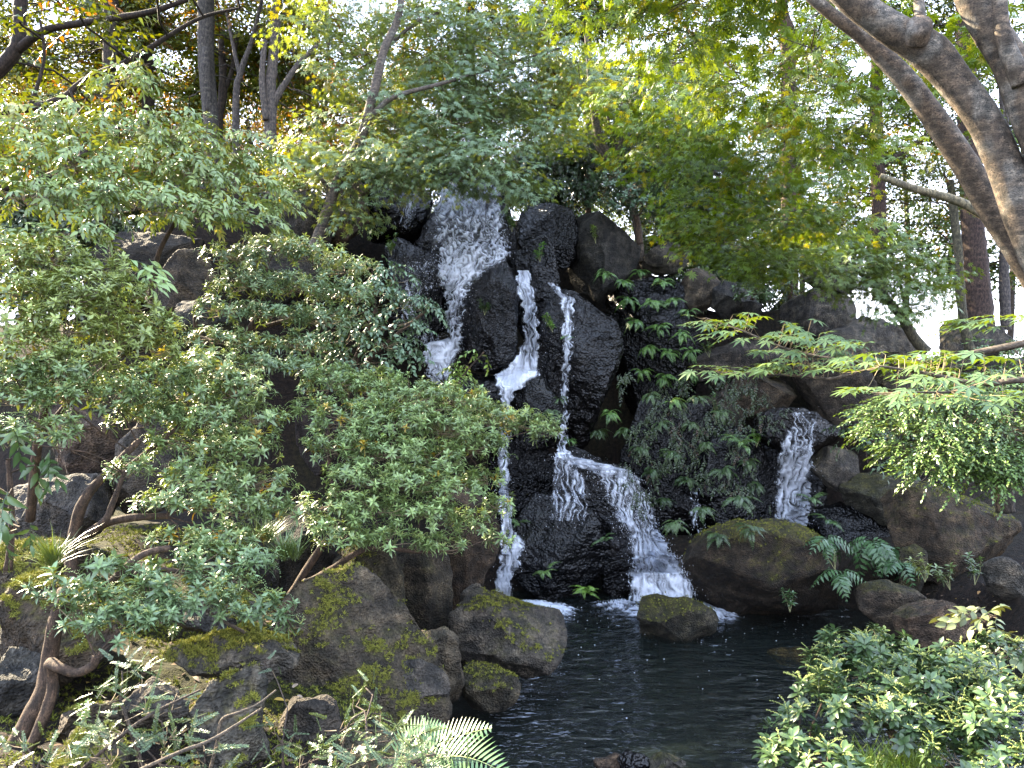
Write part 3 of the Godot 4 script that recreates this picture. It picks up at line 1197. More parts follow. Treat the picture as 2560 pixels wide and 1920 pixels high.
func make_rocks() -> void:
	var dry := Color(0.30, 0.25, 0.20)
	var grey := Color(0.32, 0.30, 0.27)
	var brown := Color(0.30, 0.22, 0.16)
	var dark := Color(0.42, 0.40, 0.40)
	# the wet rocks of the cascade
	rock("boulder", "black wet block standing out in the middle of the upper fall", 454, 245, 519, 372, 10.1, {"wet": true, "tone": dark, "power": 5.0, "cuts": 1, "roll": -4, "seed": 3, "thick": 0.9, "lump": 0.07, "planes": [[-0.7, 0.7, 0.3, 0.98], [0.6, 0.75, 0.2, 1.02], [0.1, 0.9, 0.6, 0.85], [-0.5, -0.8, 0.1, 1.0]]})
	rock("rock", "dark wet rock face behind the broad top of the main fall", 408, 172, 516, 330, 11.0, {"wet": true, "tone": dark, "power": 5.0, "cuts": 6, "seed": 9, "thick": 0.7, "roll": 0})
	rock("rock", "wet rock left of the main fall above the camellia shrub", 380, 232, 442, 345, 10.6, {"wet": true, "tone": dark, "cuts": 8, "seed": 12})
	rock("rock", "dark rock in the shade left of the main fall's lip", 356, 168, 428, 242, 11.2, {"wet": true, "tone": Color(0.3, 0.3, 0.31), "cuts": 8, "seed": 15})
	rock("rock", "wet rounded rock right of the black block, spray covered", 510, 232, 564, 350, 10.75, {"wet": true, "tone": dark, "power": 2.8, "cuts": 6, "seed": 18})
	rock("rock", "dark squared rock in shade right of the main fall's lip", 516, 200, 580, 268, 11.5, {"wet": true, "tone": Color(0.3, 0.3, 0.32), "cuts": 8, "seed": 21})
	rock("rock", "grey faceted rock under the round-leaved shrub", 570, 203, 644, 302, 11.3, {"tone": Color(0.17, 0.17, 0.16), "cuts": 12, "seed": 24, "power": 3.5, "planes": [[0.5, 0.2, 1.0, 0.62], [-0.4, 0.6, 0.8, 0.7]]})
	rock("boulder", "tall wet boulder right of the thin stream of water", 536, 288, 626, 456, 10.15, {"wet": true, "tone": dark, "power": 2.6, "cuts": 6, "seed": 27, "roll": 6, "thick": 0.8, "lump": 0.08})
	rock("rock", "wet rock between the second fall and the thin stream", 528, 296, 572, 450, 10.35, {"wet": true, "tone": dark, "power": 3.0, "cuts": 5, "seed": 28, "roll": 2})
	rock("rock", "rounded dark rock with moss below the second fall's foam", 508, 375, 566, 452, 9.8, {"wet": true, "tone": Color(0.34, 0.33, 0.32), "power": 2.6, "cuts": 5, "seed": 30, "moss": 0.35, "green": Color(0.25, 0.3, 0.08)})
	rock("rock", "small round black rock left of the second fall's foam", 475, 381, 504, 412, 9.75, {"wet": true, "tone": dark, "power": 2.3, "cuts": 3, "seed": 33})
	rock("rock", "dark rock under the foam ledge of the second fall", 462, 372, 545, 470, 10.2, {"wet": true, "tone": dark, "seed": 36})
	rock("rock", "sloping wet rock that spreads the lower right fall", 546, 452, 652, 580, 9.35, {"wet": true, "tone": dark, "power": 2.5, "cuts": 4, "seed": 39, "roll": -14, "thick": 0.7})
	rock("rock", "black hollow back wall behind the lower left fall", 480, 430, 566, 570, 10.2, {"wet": true, "tone": Color(0.25, 0.25, 0.27), "seed": 40, "cuts": 5})
	rock("boulder", "big black wet boulder with fern tufts at the cascade's foot", 506, 498, 614, 614, 8.8, {"wet": true, "tone": Color(0.30, 0.30, 0.31), "power": 2.7, "cuts": 8, "seed": 42, "thick": 0.6, "moss": 0.12, "green": Color(0.3, 0.34, 0.1)})
	rock("rock", "small wet rock between the dark boulder and the lower right fall", 596, 520, 640, 604, 8.95, {"wet": true, "tone": dark, "seed": 45, "power": 2.5})
	rock("rock", "low wet rock under the splashing foot of the right cascade", 634, 578, 694, 614, 8.95, {"wet": true, "tone": dark, "seed": 48, "power": 2.3})
	rock("rock", "dark cliff rock hung with ferns right of the tall wet boulder", 612, 268, 712, 420, 11.2, {"wet": true, "tone": Color(0.26, 0.25, 0.24), "seed": 51, "cuts": 8, "power": 4})
	rock("rock", "black cliff rock behind the trailing ferns, above the right splash", 620, 400, 735, 560, 10.3, {"wet": true, "tone": Color(0.22, 0.22, 0.23), "seed": 54, "cuts": 8, "power": 4})
	rock("rock", "dark dripping rock between the ferns and the right-hand fall", 690, 430, 790, 590, 10.2, {"wet": true, "tone": Color(0.22, 0.22, 0.22), "seed": 55, "cuts": 8, "power": 4})
	# the upper right of the cliff
	rock("rock", "rough pale brown rock just right of the thin bent stem", 642, 238, 692, 272, 11.6, {"tone": grey, "seed": 57})
	rock("rock", "buff cracked rock left of the dark grey wedge rock", 682, 266, 728, 314, 11.5, {"tone": Color(0.34, 0.29, 0.23), "seed": 60, "cuts": 10})
	rock("rock", "smooth dark grey wedge-shaped rock among the cliff stones", 712, 276, 768, 326, 11.4, {"tone": Color(0.22, 0.22, 0.22), "seed": 63, "cuts": 11, "roll": 20})
	rock("rock", "block balanced on the sloping grey rock, deep gap beneath it", 812, 256, 866, 296, 11.6, {"tone": grey, "seed": 66, "power": 4.0, "cuts": 8, "roll": 6, "lump": 0.08})
	rock("rock", "sloping grey rock with white lichen under the balanced block", 796, 288, 872, 346, 11.5, {"tone": grey, "seed": 69, "roll": 24, "moss": 0.15})
	rock("rock", "broad tilted rock with pale top below the slanting sapling", 818, 312, 940, 384, 11.0, {"tone": Color(0.36, 0.33, 0.28), "seed": 72, "roll": 22, "cuts": 9})
	rock("rock", "humped brown rock at the foot of the hollow trunk", 950, 316, 1036, 372, 11.4, {"tone": grey, "seed": 75, "moss": 0.1})
	rock("rock", "flat dark ledge above the pale square stone", 690, 340, 806, 382, 11.1, {"tone": Color(0.24, 0.22, 0.2), "seed": 78, "power": 4, "roll": 2})
	rock("rock", "pale brown square stone left of the gap over the right fall", 728, 366, 802, 428, 10.9, {"tone": dry, "seed": 81, "power": 4.5, "cuts": 9, "roll": 0, "lump": 0.08, "moss": 0.1})
	rock("rock", "brown-green stone partly under the pale square stone", 690, 390, 752, 446, 10.8, {"tone": Color(0.2, 0.18, 0.14), "seed": 84})
	rock("boulder", "large rounded stone with a hanging point, right of the gap", 806, 348, 894, 434, 10.6, {"tone": Color(0.28, 0.25, 0.22), "seed": 87, "cuts": 10, "power": 2.8, "roll": -18})
	rock("rock", "mossy brown stone behind the tip of the small-leaved shrub", 868, 350, 930, 440, 10.8, {"tone": Color(0.24, 0.2, 0.14), "seed": 90, "moss": 0.25})
	rock("boulder", "wet overhanging rock that the right-hand fall runs over", 764, 408, 856, 464, 10.0, {"wet": true, "tone": Color(0.5, 0.42, 0.36), "seed": 93, "power": 2.8, "cuts": 7, "roll": -8, "thick": 0.9})
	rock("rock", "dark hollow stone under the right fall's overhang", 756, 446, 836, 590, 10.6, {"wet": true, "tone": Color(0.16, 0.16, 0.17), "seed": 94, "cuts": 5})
	rock("rock", "small grey stone just right of the overhanging rock", 820, 448, 868, 494, 9.9, {"tone": grey, "seed": 96, "moss": 0.2})
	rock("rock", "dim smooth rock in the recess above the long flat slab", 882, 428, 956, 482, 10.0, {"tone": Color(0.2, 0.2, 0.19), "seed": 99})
	rock("rock", "long flat-topped slab lying right of the right-hand fall", 854, 476, 942, 532, 9.5, {"tone": Color(0.24, 0.24, 0.2), "seed": 102, "power": 4.5, "cuts": 7, "roll": 0, "moss": 0.25})
	rock("rock", "black wet stones in the cleft below the long flat slab", 826, 510, 930, 612, 9.6, {"wet": true, "tone": Color(0.16, 0.16, 0.17), "seed": 105})
	rock("boulder", "largest rock of the right bank, brown with moss on top", 912, 490, 1048, 604, 7.9, {"tone": Color(0.25, 0.195, 0.14), "seed": 108, "moss": 0.22, "cuts": 12, "power": 3.0, "roll": 12, "tufts": 500})
	rock("rock", "upright mossy wedge leaning on the largest right bank rock", 904, 548, 934, 606, 7.8, {"tone": Color(0.22, 0.2, 0.15), "seed": 111, "moss": 0.4})
	rock("rock", "low speckled rock at the pool's edge above the flowering bush", 866, 588, 936, 642, 7.2, {"tone": dry, "seed": 114, "moss": 0.22, "roll": -16})
	rock("rock", "pale pink-brown flat rock right of the low speckled rock", 912, 604, 992, 652, 6.7, {"tone": Color(0.5, 0.38, 0.29), "seed": 117, "moss": 0.05, "power": 4, "roll": -4})
	rock("rock", "small grey rock at the frame's right edge under the big rock", 994, 560, 1040, 612, 7.0, {"tone": grey, "seed": 118})
	# rocks in the pool
	rock("boulder", "large mossy boulder lying in the pool before the right fall", 695, 530, 854, 636, 7.7, {"tone": Color(0.14, 0.112, 0.085), "seed": 120, "moss": 0.3, "power": 2.5, "cuts": 2, "roll": -9, "thick": 0.8, "planes": [[0.0, -0.9, 0.6, 0.62], [-0.5, 0.2, 0.9, 0.8]], "green": Color(0.27, 0.26, 0.06), "tufts": 900})
	rock("rock", "small low mossy rock in the pool, left of the large mossy boulder", 640, 600, 722, 648, 7.45, {"tone": Color(0.2, 0.19, 0.15), "seed": 123, "moss": 0.35, "power": 2.2, "cuts": 4, "roll": 0, "tufts": 300})
	rock("rock", "yellow-brown rock under the water near the flowering bush", 772, 650, 846, 674, 7.3, {"tone": Color(1.0, 0.72, 0.25), "seed": 126, "power": 2.3, "lump": 0.05, "roll": 0})
	rock("rock", "dark pebble-sized rock breaking the water at the bottom edge", 620, 757, 652, 776, 4.95, {"wet": true, "tone": dark, "seed": 128})
	rock("rock", "pale stone at the bottom edge of the pool", 648, 760, 690, 782, 4.9, {"tone": grey, "seed": 129, "moss": 0.2})
	rock("rock", "brown rock just under the water at the bottom edge", 596, 760, 630, 780, 5.0, {"tone": brown, "seed": 130})
	# the left bank
	rock("boulder", "flat-topped boulder with a moss cap at the pool's left edge", 444, 609, 569, 700, 5.95, {"tone": Color(0.33, 0.30, 0.26), "seed": 132, "moss": 0.10, "power": 3.6, "cuts": 6, "roll": 2, "thick": 0.8, "planes": [[-0.5, -0.2, 0.9, 0.75]], "tufts": 900, "lump": 0.09})
	rock("rock", "small round stone in front of the flat-topped boulder", 460, 675, 519, 718, 5.55, {"tone": Color(0.32, 0.29, 0.22), "seed": 135, "moss": 0.28, "power": 2.4, "cuts": 4, "roll": 0, "tufts": 260})
	rock("boulder", "smooth brown boulder beside the lower left fall", 430, 488, 499, 626, 7.6, {"tone": Color(0.25, 0.19, 0.14), "seed": 138, "cuts": 7, "roll": -14, "lump": 0.07, "power": 3.2})
	rock("rock", "small lichened rock at the foot of the lower left fall", 452, 588, 504, 634, 7.0, {"tone": grey, "seed": 141, "roll": 30, "cuts": 8})
	rock("boulder", "tall slanting mossy slab rising to a point, left foreground", 236, 586, 446, 768, 4.75, {"tone": Color(0.29, 0.25, 0.19), "seed": 144, "moss": 0.16, "power": 7.0, "cuts": -1, "roll": 0, "thick": 0.5, "planes": [[0.8, 0.6, 0.12, 0.44], [-0.934, 0.357, 0.1, 0.54], [0.3, 0.5, 1.0, 0.8], [-0.5, 0.1, 1.0, 0.85]], "tufts": 1500, "lump": 0.07})
	rock("rock", "dark upright rock behind the point of the slanting slab", 318, 545, 402, 668, 5.9, {"tone": Color(0.22, 0.2, 0.15), "seed": 147, "moss": 0.30, "cuts": 8, "roll": 14, "tufts": 500})
	rock("rock", "grey upright rock between the slanting slab and the brown boulder", 380, 545, 452, 672, 6.5, {"tone": Color(0.25, 0.22, 0.17), "seed": 150, "moss": 0.16, "cuts": 9, "roll": 8})
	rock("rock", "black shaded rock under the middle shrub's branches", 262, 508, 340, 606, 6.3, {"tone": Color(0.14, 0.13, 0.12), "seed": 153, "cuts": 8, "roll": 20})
	rock("rock", "leaning rock between the slanting slab and the flat-topped boulder", 378, 632, 462, 738, 5.35, {"tone": Color(0.30, 0.26, 0.2), "seed": 156, "moss": 0.12, "cuts": 8, "roll": -38, "thick": 0.6})
	rock("rock", "small grey wedge at the foot of the slanting slab", 386, 668, 448, 732, 4.95, {"tone": grey, "seed": 159, "cuts": 8, "roll": -32})
	rock("rock", "dark pitted rock half sunk in front of the slanting slab", 272, 706, 338, 762, 4.1, {"tone": Color(0.2, 0.18, 0.16), "seed": 162})
	rock("rock", "flat mossy slab top in the lower left, with bare grey edge", 160, 640, 284, 700, 3.95, {"tone": Color(0.34, 0.32, 0.29), "seed": 165, "moss": 0.08, "power": 3.6, "cuts": 5, "roll": -3, "thick": 1.1, "tufts": 2200, "green": Color(0.36, 0.36, 0.06)})
	rock("boulder", "square grey block with mossy left side at the bottom", 176, 680, 254, 800, 3.6, {"tone": Color(0.33, 0.32, 0.28), "seed": 168, "moss": 0.26, "power": 5.0, "cuts": 5, "roll": 2, "tufts": 1200, "lump": 0.06, "green": Color(0.34, 0.31, 0.06)})
	rock("rock", "pale mossy rock at the left edge beside the shrub's stem", -34, 546, 76, 612, 4.5, {"tone": Color(0.32, 0.29, 0.25), "seed": 171, "moss": 0.32, "power": 2.6, "roll": 4, "tufts": 1500, "green": Color(0.36, 0.34, 0.06)})
	rock("boulder", "squared brown block with bright moss cap at the left edge", -30, 590, 106, 692, 4.0, {"tone": Color(0.26, 0.21, 0.16), "seed": 174, "moss": 0.05, "power": 5.0, "cuts": 4, "roll": -3, "tufts": 2200, "lump": 0.06, "green": Color(0.42, 0.42, 0.06)})
	rock("rock", "low grey rock behind the flat mossy slab top", 158, 598, 250, 650, 4.7, {"tone": Color(0.32, 0.32, 0.31), "seed": 177, "moss": 0.14, "power": 2.7, "tufts": 900})
	rock("rock", "small brown block near the bottom left corner", 42, 712, 102, 760, 3.3, {"tone": Color(0.27, 0.22, 0.16), "seed": 180, "moss": 0.1, "power": 4, "roll": -4, "tufts": 300})
	rock("rock", "low stone with yellow moss in the bottom left corner", 36, 745, 110, 800, 3.1, {"tone": Color(0.25, 0.22, 0.17), "seed": 183, "moss": 0.2, "tufts": 700})
	rock("rock", "dark rock at the left edge below the bright moss cap", -40, 660, 36, 740, 3.7, {"tone": Color(0.2, 0.2, 0.19), "seed": 186})
	rock("rock", "grey-green slope of stone near the bottom middle left", 104, 690, 180, 740, 3.5, {"tone": Color(0.28, 0.26, 0.24), "seed": 189, "power": 3.5, "roll": -6})
	rock("rock", "mossy stone just left of the fern at the bottom", 330, 745, 440, 800, 3.8, {"tone": Color(0.28, 0.26, 0.2), "seed": 192, "moss": 0.2})
	rock("rock", "small round stone under the fern at the bottom edge", 386, 757, 432, 785, 3.2, {"tone": grey, "seed": 193, "moss": 0.3, "power": 2.3})
	# behind the left shrubs
	rock("boulder", "broad pale rock behind the left maple's foot", 262, 186, 326, 268, 10.6, {"tone": Color(0.24, 0.21, 0.18), "seed": 195, "power": 3.0})
	rock("rock", "rock with a sunlit edge at the left maple's foot", 316, 172, 366, 246, 11.0, {"tone": Color(0.34, 0.26, 0.19), "seed": 198})
	rock("rock", "shaded rock between the left shrubs and the maple's foot", 218, 232, 332, 300, 9.4, {"tone": Color(0.22, 0.21, 0.2), "seed": 201})
	rock("rock", "brown upright rock between the sunlit shrub and the middle shrub", 136, 246, 204, 330, 7.9, {"tone": Color(0.28, 0.23, 0.18), "seed": 204, "roll": 5})
	rock("rock", "grey rounded rock in the gap above the middle shrub", 158, 292, 226, 348, 7.0, {"tone": Color(0.24, 0.24, 0.24), "seed": 207, "power": 2.5})
	rock("boulder", "pinkish brown rock seen through the left shrub's stems", 26, 400, 116, 500, 6.2, {"tone": Color(0.38, 0.29, 0.24), "seed": 210, "power": 3.4})
	rock("rock", "pale grey-brown rock behind the left shrub's fork", 92, 410, 176, 520, 6.0, {"tone": Color(0.36, 0.32, 0.29), "seed": 213, "power": 3.0})
	rock("rock", "dark grey rock low behind the left shrub's trunk", -20, 480, 90, 560, 5.6, {"tone": Color(0.27, 0.26, 0.26), "seed": 216})
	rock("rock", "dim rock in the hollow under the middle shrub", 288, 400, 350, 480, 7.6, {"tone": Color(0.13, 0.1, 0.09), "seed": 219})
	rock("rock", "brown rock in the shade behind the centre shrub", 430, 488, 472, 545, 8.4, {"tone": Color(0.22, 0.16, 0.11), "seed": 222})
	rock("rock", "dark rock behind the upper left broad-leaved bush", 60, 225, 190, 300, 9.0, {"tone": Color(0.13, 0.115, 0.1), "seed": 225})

func make_falls() -> void:
	waterfall("broad white curtain of the main fall under the maple leaves", [[168, 432, 486, 0.5], [176, 430, 494, 0.74], [190, 430, 501, 0.70], [215, 430, 507, 0.66], [240, 432, 511, 0.64], [255, 434, 514, 0.76], [272, 437, 486, 0.88], [284, 440, 474, 0.7], [300, 444, 466, 0.62], [325, 446, 463, 0.64], [338, 445, 462, 0.72], [344, 424, 463, 1.0], [356, 421, 461, 0.95], [368, 424, 456, 0.8], [384, 430, 452, 0.55]], 10.4, 1, 2200, [], -8.3, 0.85)
	waterfall("faint broken trickle left of the main curtain", [[168, 404, 428, 0.4], [182, 401, 422, 0.42], [200, 400, 418, 0.36], [228, 399, 412, 0.26]], 10.9, 2, 260)
	waterfall("thin veil of water falling behind the camellia shrub's tip", [[262, 402, 440, 0.16], [285, 402, 438, 0.24], [300, 401, 420, 0.5], [318, 402, 418, 0.42], [328, 402, 440, 0.24], [345, 420, 445, 0.3]], 10.3, 3, 900)
	waterfall("second fall, bending down right of the black block", [[271, 517, 530, 0.85], [278, 515, 532, 0.95], [290, 517, 534, 0.8], [310, 522, 538, 0.74], [336, 523, 540, 0.7], [352, 518, 540, 0.74], [364, 508, 540, 0.95], [376, 497, 538, 1.15], [386, 496, 524, 1.1], [394, 499, 514, 0.9], [408, 500, 512, 0.75], [440, 500, 511, 0.6]], 10.0, 4, 300)
	waterfall("lower left fall, a white rope of water ending in foam", [[436, 499, 510, 0.66], [470, 499, 510, 0.68], [500, 497, 511, 0.62], [525, 498, 514, 0.62], [545, 498, 526, 0.7], [562, 498, 520, 0.78], [580, 494, 511, 1.0], [596, 492, 512, 1.05], [606, 495, 512, 0.9]], 8.75, 5, 500, [[0.2, -8.4, 0.62, 0.5, 1.35]])
	waterfall("thin glassy stream down the tall wet boulder's left side", [[283, 548, 553, 0.5], [292, 554, 562, 0.66], [300, 561, 575, 0.6], [308, 562, 575, 0.66], [340, 562, 573, 0.56], [380, 561, 570, 0.52], [415, 561, 568, 0.5], [445, 557, 567, 0.45], [454, 555, 572, 0.8]], 9.95, 6, 120)
	waterfall("left branch of the lower right cascade", [[452, 554, 568, 0.8], [464, 551, 576, 0.6], [480, 550, 588, 0.5], [500, 548, 588, 0.42], [520, 548, 590, 0.38]], 9.2, 7, 260)
	waterfall("right branch of the lower cascade, splashing into the pool", [[451, 556, 562, 0.8], [456, 557, 576, 0.85], [461, 562, 596, 0.85], [466, 574, 616, 0.8], [471, 588, 634, 0.66], [478, 597, 644, 0.52], [496, 604, 650, 0.42], [515, 612, 656, 0.5], [532, 626, 662, 0.72], [548, 630, 670, 0.84], [566, 628, 684, 0.86], [586, 628, 694, 0.9], [600, 630, 697, 1.0]], 8.9, 8, 3000, [[1.85, -8.35, 0.75, 0.5, 1.4], [1.2, -8.6, 0.45, 0.3, 0.55]])
	waterfall("right-hand fall dropping from the overhanging rock", [[412, 790, 812, 0.34], [424, 788, 816, 0.36], [436, 782, 818, 0.42], [448, 778, 816, 0.62], [464, 776, 813, 0.74], [490, 774, 812, 0.7], [515, 771, 810, 0.68], [535, 768, 806, 0.64], [552, 768, 800, 0.6]], 9.9, 9, 500, [], -9.3)
	waterfall("two fine threads of water dripping beside the right splash", [[488, 690, 700, 0.3], [520, 689, 700, 0.34], [560, 690, 700, 0.3]], 9.6, 10, 120, [], -9.0)

func far_tree(called: String, label: String, category: String, base: Vector3, stems: Array, pads: Array, o: Dictionary, group := "") -> void:
	var d := {"leaves": L.far, "mat": M.maple, "dens": 130.0, "tint": [Color(0.06, 0.10, 0.012), Color(0.13, 0.14, 0.012), Color(0.16, 0.08, 0.015), 0.1], "up": 0.3, "gap": -0.05, "gap_freq": 1.3, "tip": 0.012, "most": 0.07, "hang": 0.3, "bark_color": Color(0.10, 0.075, 0.055), "small": 0.8, "large": 1.5}
	d.merge(o, true)
	var all := pads.duplicate()
	if d.has("fill"):
		var f = d.fill
		var g := RandomNumberGenerator.new()
		g.seed = int(f[0] * 3 + f[1] * 5)
		for k in int(f[5]):
			all.append([g.randf_range(f[0], f[2]), g.randf_range(f[1], f[3]), f[4] + g.randf_range(-0.5, 0.5), g.randf_range(20, 34) * 13.0 / f[4], g.randf_range(9, 15) * 13.0 / f[4]])
	plant(called, label, category, base, stems, all, d, group)

func make_trees() -> void:
	var g := "trees standing behind the cascade"
	var hi := [[0, -330, 13, 110, 70], [110, -260, 14, 120, 70], [190, -100, 14, 70, 40]]
	far_tree("tree", "straight dark-barked trunk behind the upper left bush", "tree", P(110, 350, 14), [[[111, 350, 14, 9.0], [110, 120, 14, 7.6], [111, 20, 14, 7.2], [110, -120, 14, 6.0], [112, -300, 14, 3.5]]], hi, {"rough": 0.1, "dens": 120.0, "fill": [-20, -10, 150, 150, 14.8, 44]}, g)
	far_tree("tree", "second dark trunk, just right of the straight one", "tree", P(148, 350, 15), [[[150, 350, 15, 7.2], [148, 110, 15, 6.2], [146, 20, 15, 6], [147, -160, 15, 4]]], [[170, -200, 15, 80, 40], [140, 40, 15.5, 30, 18], [180, -30, 15, 60, 26], [160, 30, 15.3, 24, 14]], {"rough": 0.12, "fill": [90, 0, 230, 150, 15.8, 40]}, g)
	far_tree("tree", "grey trunk with a smooth dark hollow, upper left", "tree", P(218, 330, 13.2), [[[218, 330, 13.2, 8.4], [211, 130, 13.2, 7.8], [206, 60, 13.2, 8], [206, 0, 13.2, 8.4], [204, -140, 13.2, 6]], [[209, 112, 13.15, 5.0], [206, 70, 13.08, 5.2], [206, 48, 13.1, 3.5]]], [[250, -190, 13.2, 80, 50], [200, -60, 13, 60, 24]], {"bark_color": Color(0.17, 0.15, 0.13), "rough": 0.1, "fill": [190, 0, 330, 130, 14.8, 24]}, g)
	far_tree("tree", "short leaning stump-like trunk beside the grey trunk", "tree", P(221, 250, 13.8), [[[222, 250, 13.8, 4.5], [219, 130, 13.8, 4], [223, 90, 13.8, 4.2], [221, 40, 13.8, 3]], [[222, 95, 13.8, 2.5], [232, 70, 13.8, 2.2], [238, 30, 13.8, 1.6]]], [[226, 20, 14, 26, 16], [240, 45, 14.4, 20, 12], [232, 70, 14.2, 18, 10]], {}, g)
	far_tree("tree", "slim forked tree between the grey trunk and the pale leaning one", "tree", P(236, 250, 13), [[[238, 250, 13, 4.0], [236, 105, 13, 3.6], [241, 72, 13, 3], [252, 40, 13, 2.2], [262, 0, 13, 1.6]], [[241, 80, 13, 2.4], [234, 50, 13, 1.8], [226, 10, 13, 1.2]]], [[262, -20, 13, 50, 20], [236, 10, 13.5, 34, 14], [250, 60, 14.2, 26, 12]], {"bark_color": Color(0.2, 0.17, 0.15)}, g)
	far_tree("tree", "pale leaning trunk that forks, left of the left maple", "tree", P(270, 250, 12.6), [[[276, 250, 12.6, 6.5], [270, 110, 12.6, 6], [273, 60, 12.6, 5.2], [278, 0, 12.6, 4.4], [284, -140, 12.6, 3]], [[271, 108, 12.6, 4], [282, 88, 12.6, 3.2], [300, 62, 12.6, 2.4], [318, 45, 12.6, 1.8]], [[266, 120, 12.5, 3.4], [262, 80, 12.5, 3], [265, 40, 12.5, 2.4]]], [[320, -190, 12.6, 80, 60], [290, -30, 12.4, 60, 20], [310, 20, 13, 40, 14], [330, 60, 13.6, 34, 14]], {"bark_color": Color(0.24, 0.2, 0.17), "fill": [260, 0, 380, 130, 14.2, 18]}, g)
	# the overhanging tree at the left edge
	far_tree("tree", "dark tree leaning in at the left edge, bare crooked branches", "tree", P(-60, 300, 8.6), [[[-60, 300, 8.6, 12], [-50, 120, 8.6, 10], [-10, 78, 8.6, 7.5], [16, 48, 8.6, 6.5], [20, 10, 8.6, 6], [24, -60, 8.6, 5]], [[18, 50, 8.6, 4.6], [46, 30, 8.5, 4], [90, 22, 8.5, 3.2], [150, 12, 8.4, 3], [196, -4, 8.4, 2]], [[-20, 112, 8.4, 4.6], [30, 108, 8.4, 4], [62, 98, 8.4, 3.4], [88, 78, 8.4, 3], [130, 60, 8.3, 3], [196, 20, 8.3, 1.8], [240, 8, 8.3, 1]], [[-10, 190, 8.2, 4.5], [40, 180, 8.2, 3.6], [80, 158, 8.2, 3], [104, 134, 8.2, 2.2], [150, 118, 8.2, 1.2]], [[30, 108, 8.4, 2.2], [44, 60, 8.4, 1.6], [40, 20, 8.4, 1.2]], [[80, 158, 8.2, 1.8], [84, 130, 8.2, 1.4], [70, 90, 8.2, 1.0]]], [[150, -120, 8.4, 90, 36], [90, -160, 6.4, 60, 30], [170, -130, 6.8, 60, 26], [40, -110, 6.2, 50, 22], [120, -60, 7.4, 50, 16], [80, 14, 7.7, 40, 12], [20, 20, 7.9, 30, 12], [60, 0, 9, 40, 12], [26, 140, 9.6, 46, 12], [90, 100, 9.8, 40, 10], [110, 30, 9.4, 44, 12], [40, 70, 9.6, 40, 10]], {"bark_color": Color(0.09, 0.065, 0.05), "leaves": L.far, "dens": 75.0, "tint": [Color(0.04, 0.07, 0.012), Color(0.08, 0.10, 0.012), Color(0.2, 0.09, 0.02), 0.08], "rough": 0.2})
	# the hedge of small trees that closes the view on the left
	for k in 9:
		var u := -10.0 + 52.0 * k
		var d := 15.5 + 1.5 * (k % 3)
		var lab: String = ["brown-leaved low tree at the far left, behind the leaning tree", "yellow-green low tree far left, beneath the crooked branches", "sunlit low tree behind the straight dark trunk", "yellow low tree between the two dark trunks", "sunlit low tree behind the grey hollow trunk", "yellow-leaved low tree behind the slim forked tree", "rusty low tree behind the pale leaning trunk", "dim low tree behind the left maple's trunk", "dim low tree behind the top of the main fall"][k]
		var warm := [Color(0.09, 0.08, 0.012), Color(0.16, 0.15, 0.012), Color(0.22, 0.09, 0.012), 0.22]
		if k > 6:
			warm = [Color(0.05, 0.08, 0.015), Color(0.10, 0.11, 0.015), Color(0.14, 0.07, 0.02), 0.15]
		far_tree("low_tree", lab, "tree", P(u, 250, d), [[[u, 250, d, 3.5], [u + 5, 180, d, 3], [u - 3, 120, d, 2]]], [[u, 205, d, 36, 18], [u + 20, 180, d - 0.6, 34, 16], [u - 16, 165, d, 36, 16], [u + 12, 140, d + 0.5, 36, 15], [u - 8, 115, d + 0.6, 34, 13], [u + 16, 90, d + 0.8, 30, 11]], {"dens": 120.0, "tint": warm, "gap": -0.2}, "low trees behind the upper left trunks")
	# tall crowns behind the fall and to the right
	far_tree("tree", "tall thin-leaved tree behind the top centre", "tree", P(480, 190, 16), [[[478, 190, 16, 5], [470, 40, 16, 4.6], [476, -100, 16, 4]]], [[520, -170, 16, 100, 60], [440, 15, 16, 60, 22], [520, 30, 16, 50, 22], [470, 60, 16, 44, 20], [400, 40, 15.6, 50, 24], [560, 150, 15, 40, 18], [500, 120, 15, 44, 18]], {"fill": [370, -10, 620, 210, 15.5, 60], "tint": [Color(0.05, 0.09, 0.02), Color(0.10, 0.13, 0.02), Color(0.15, 0.1, 0.02), 0.1]}, g)
	far_tree("tree", "dark trunk in the bright gap right of the top centre", "tree", P(588, 200, 15), [[[590, 200, 15, 6], [588, 90, 15, 5.5], [586, 0, 15, 5], [590, -120, 15, 4]]], [[640, -150, 15, 80, 50], [580, -40, 15, 60, 20], [650, 10, 15.5, 40, 16], [560, 20, 15.5, 40, 16], [600, 110, 15, 24, 12], [575, 150, 14.5, 34, 16]], {"dens": 80.0, "fill": [540, 0, 700, 240, 15.4, 56], "tint": [Color(0.05, 0.08, 0.02), Color(0.09, 0.11, 0.02), Color(0.1, 0.1, 0.02), 0.1]}, g)
	far_tree("tree", "broken sunlit trunk high behind the right maple", "tree", P(786, 300, 15.5), [[[790, 300, 15.5, 8], [788, 120, 15.5, 7], [788, 40, 15.5, 8], [782, 10, 15.5, 6], [778, -90, 15.5, 5]]], [[760, -150, 15.5, 120, 60], [820, -60, 15.5, 90, 34], [740, -30, 15.5, 80, 26], [730, 60, 16, 40, 18], [700, 130, 15, 40, 20], [735, 180, 15, 36, 16]], {"bark_color": Color(0.32, 0.22, 0.17), "dens": 80.0, "fill": [680, 0, 840, 270, 15.6, 66]}, g)
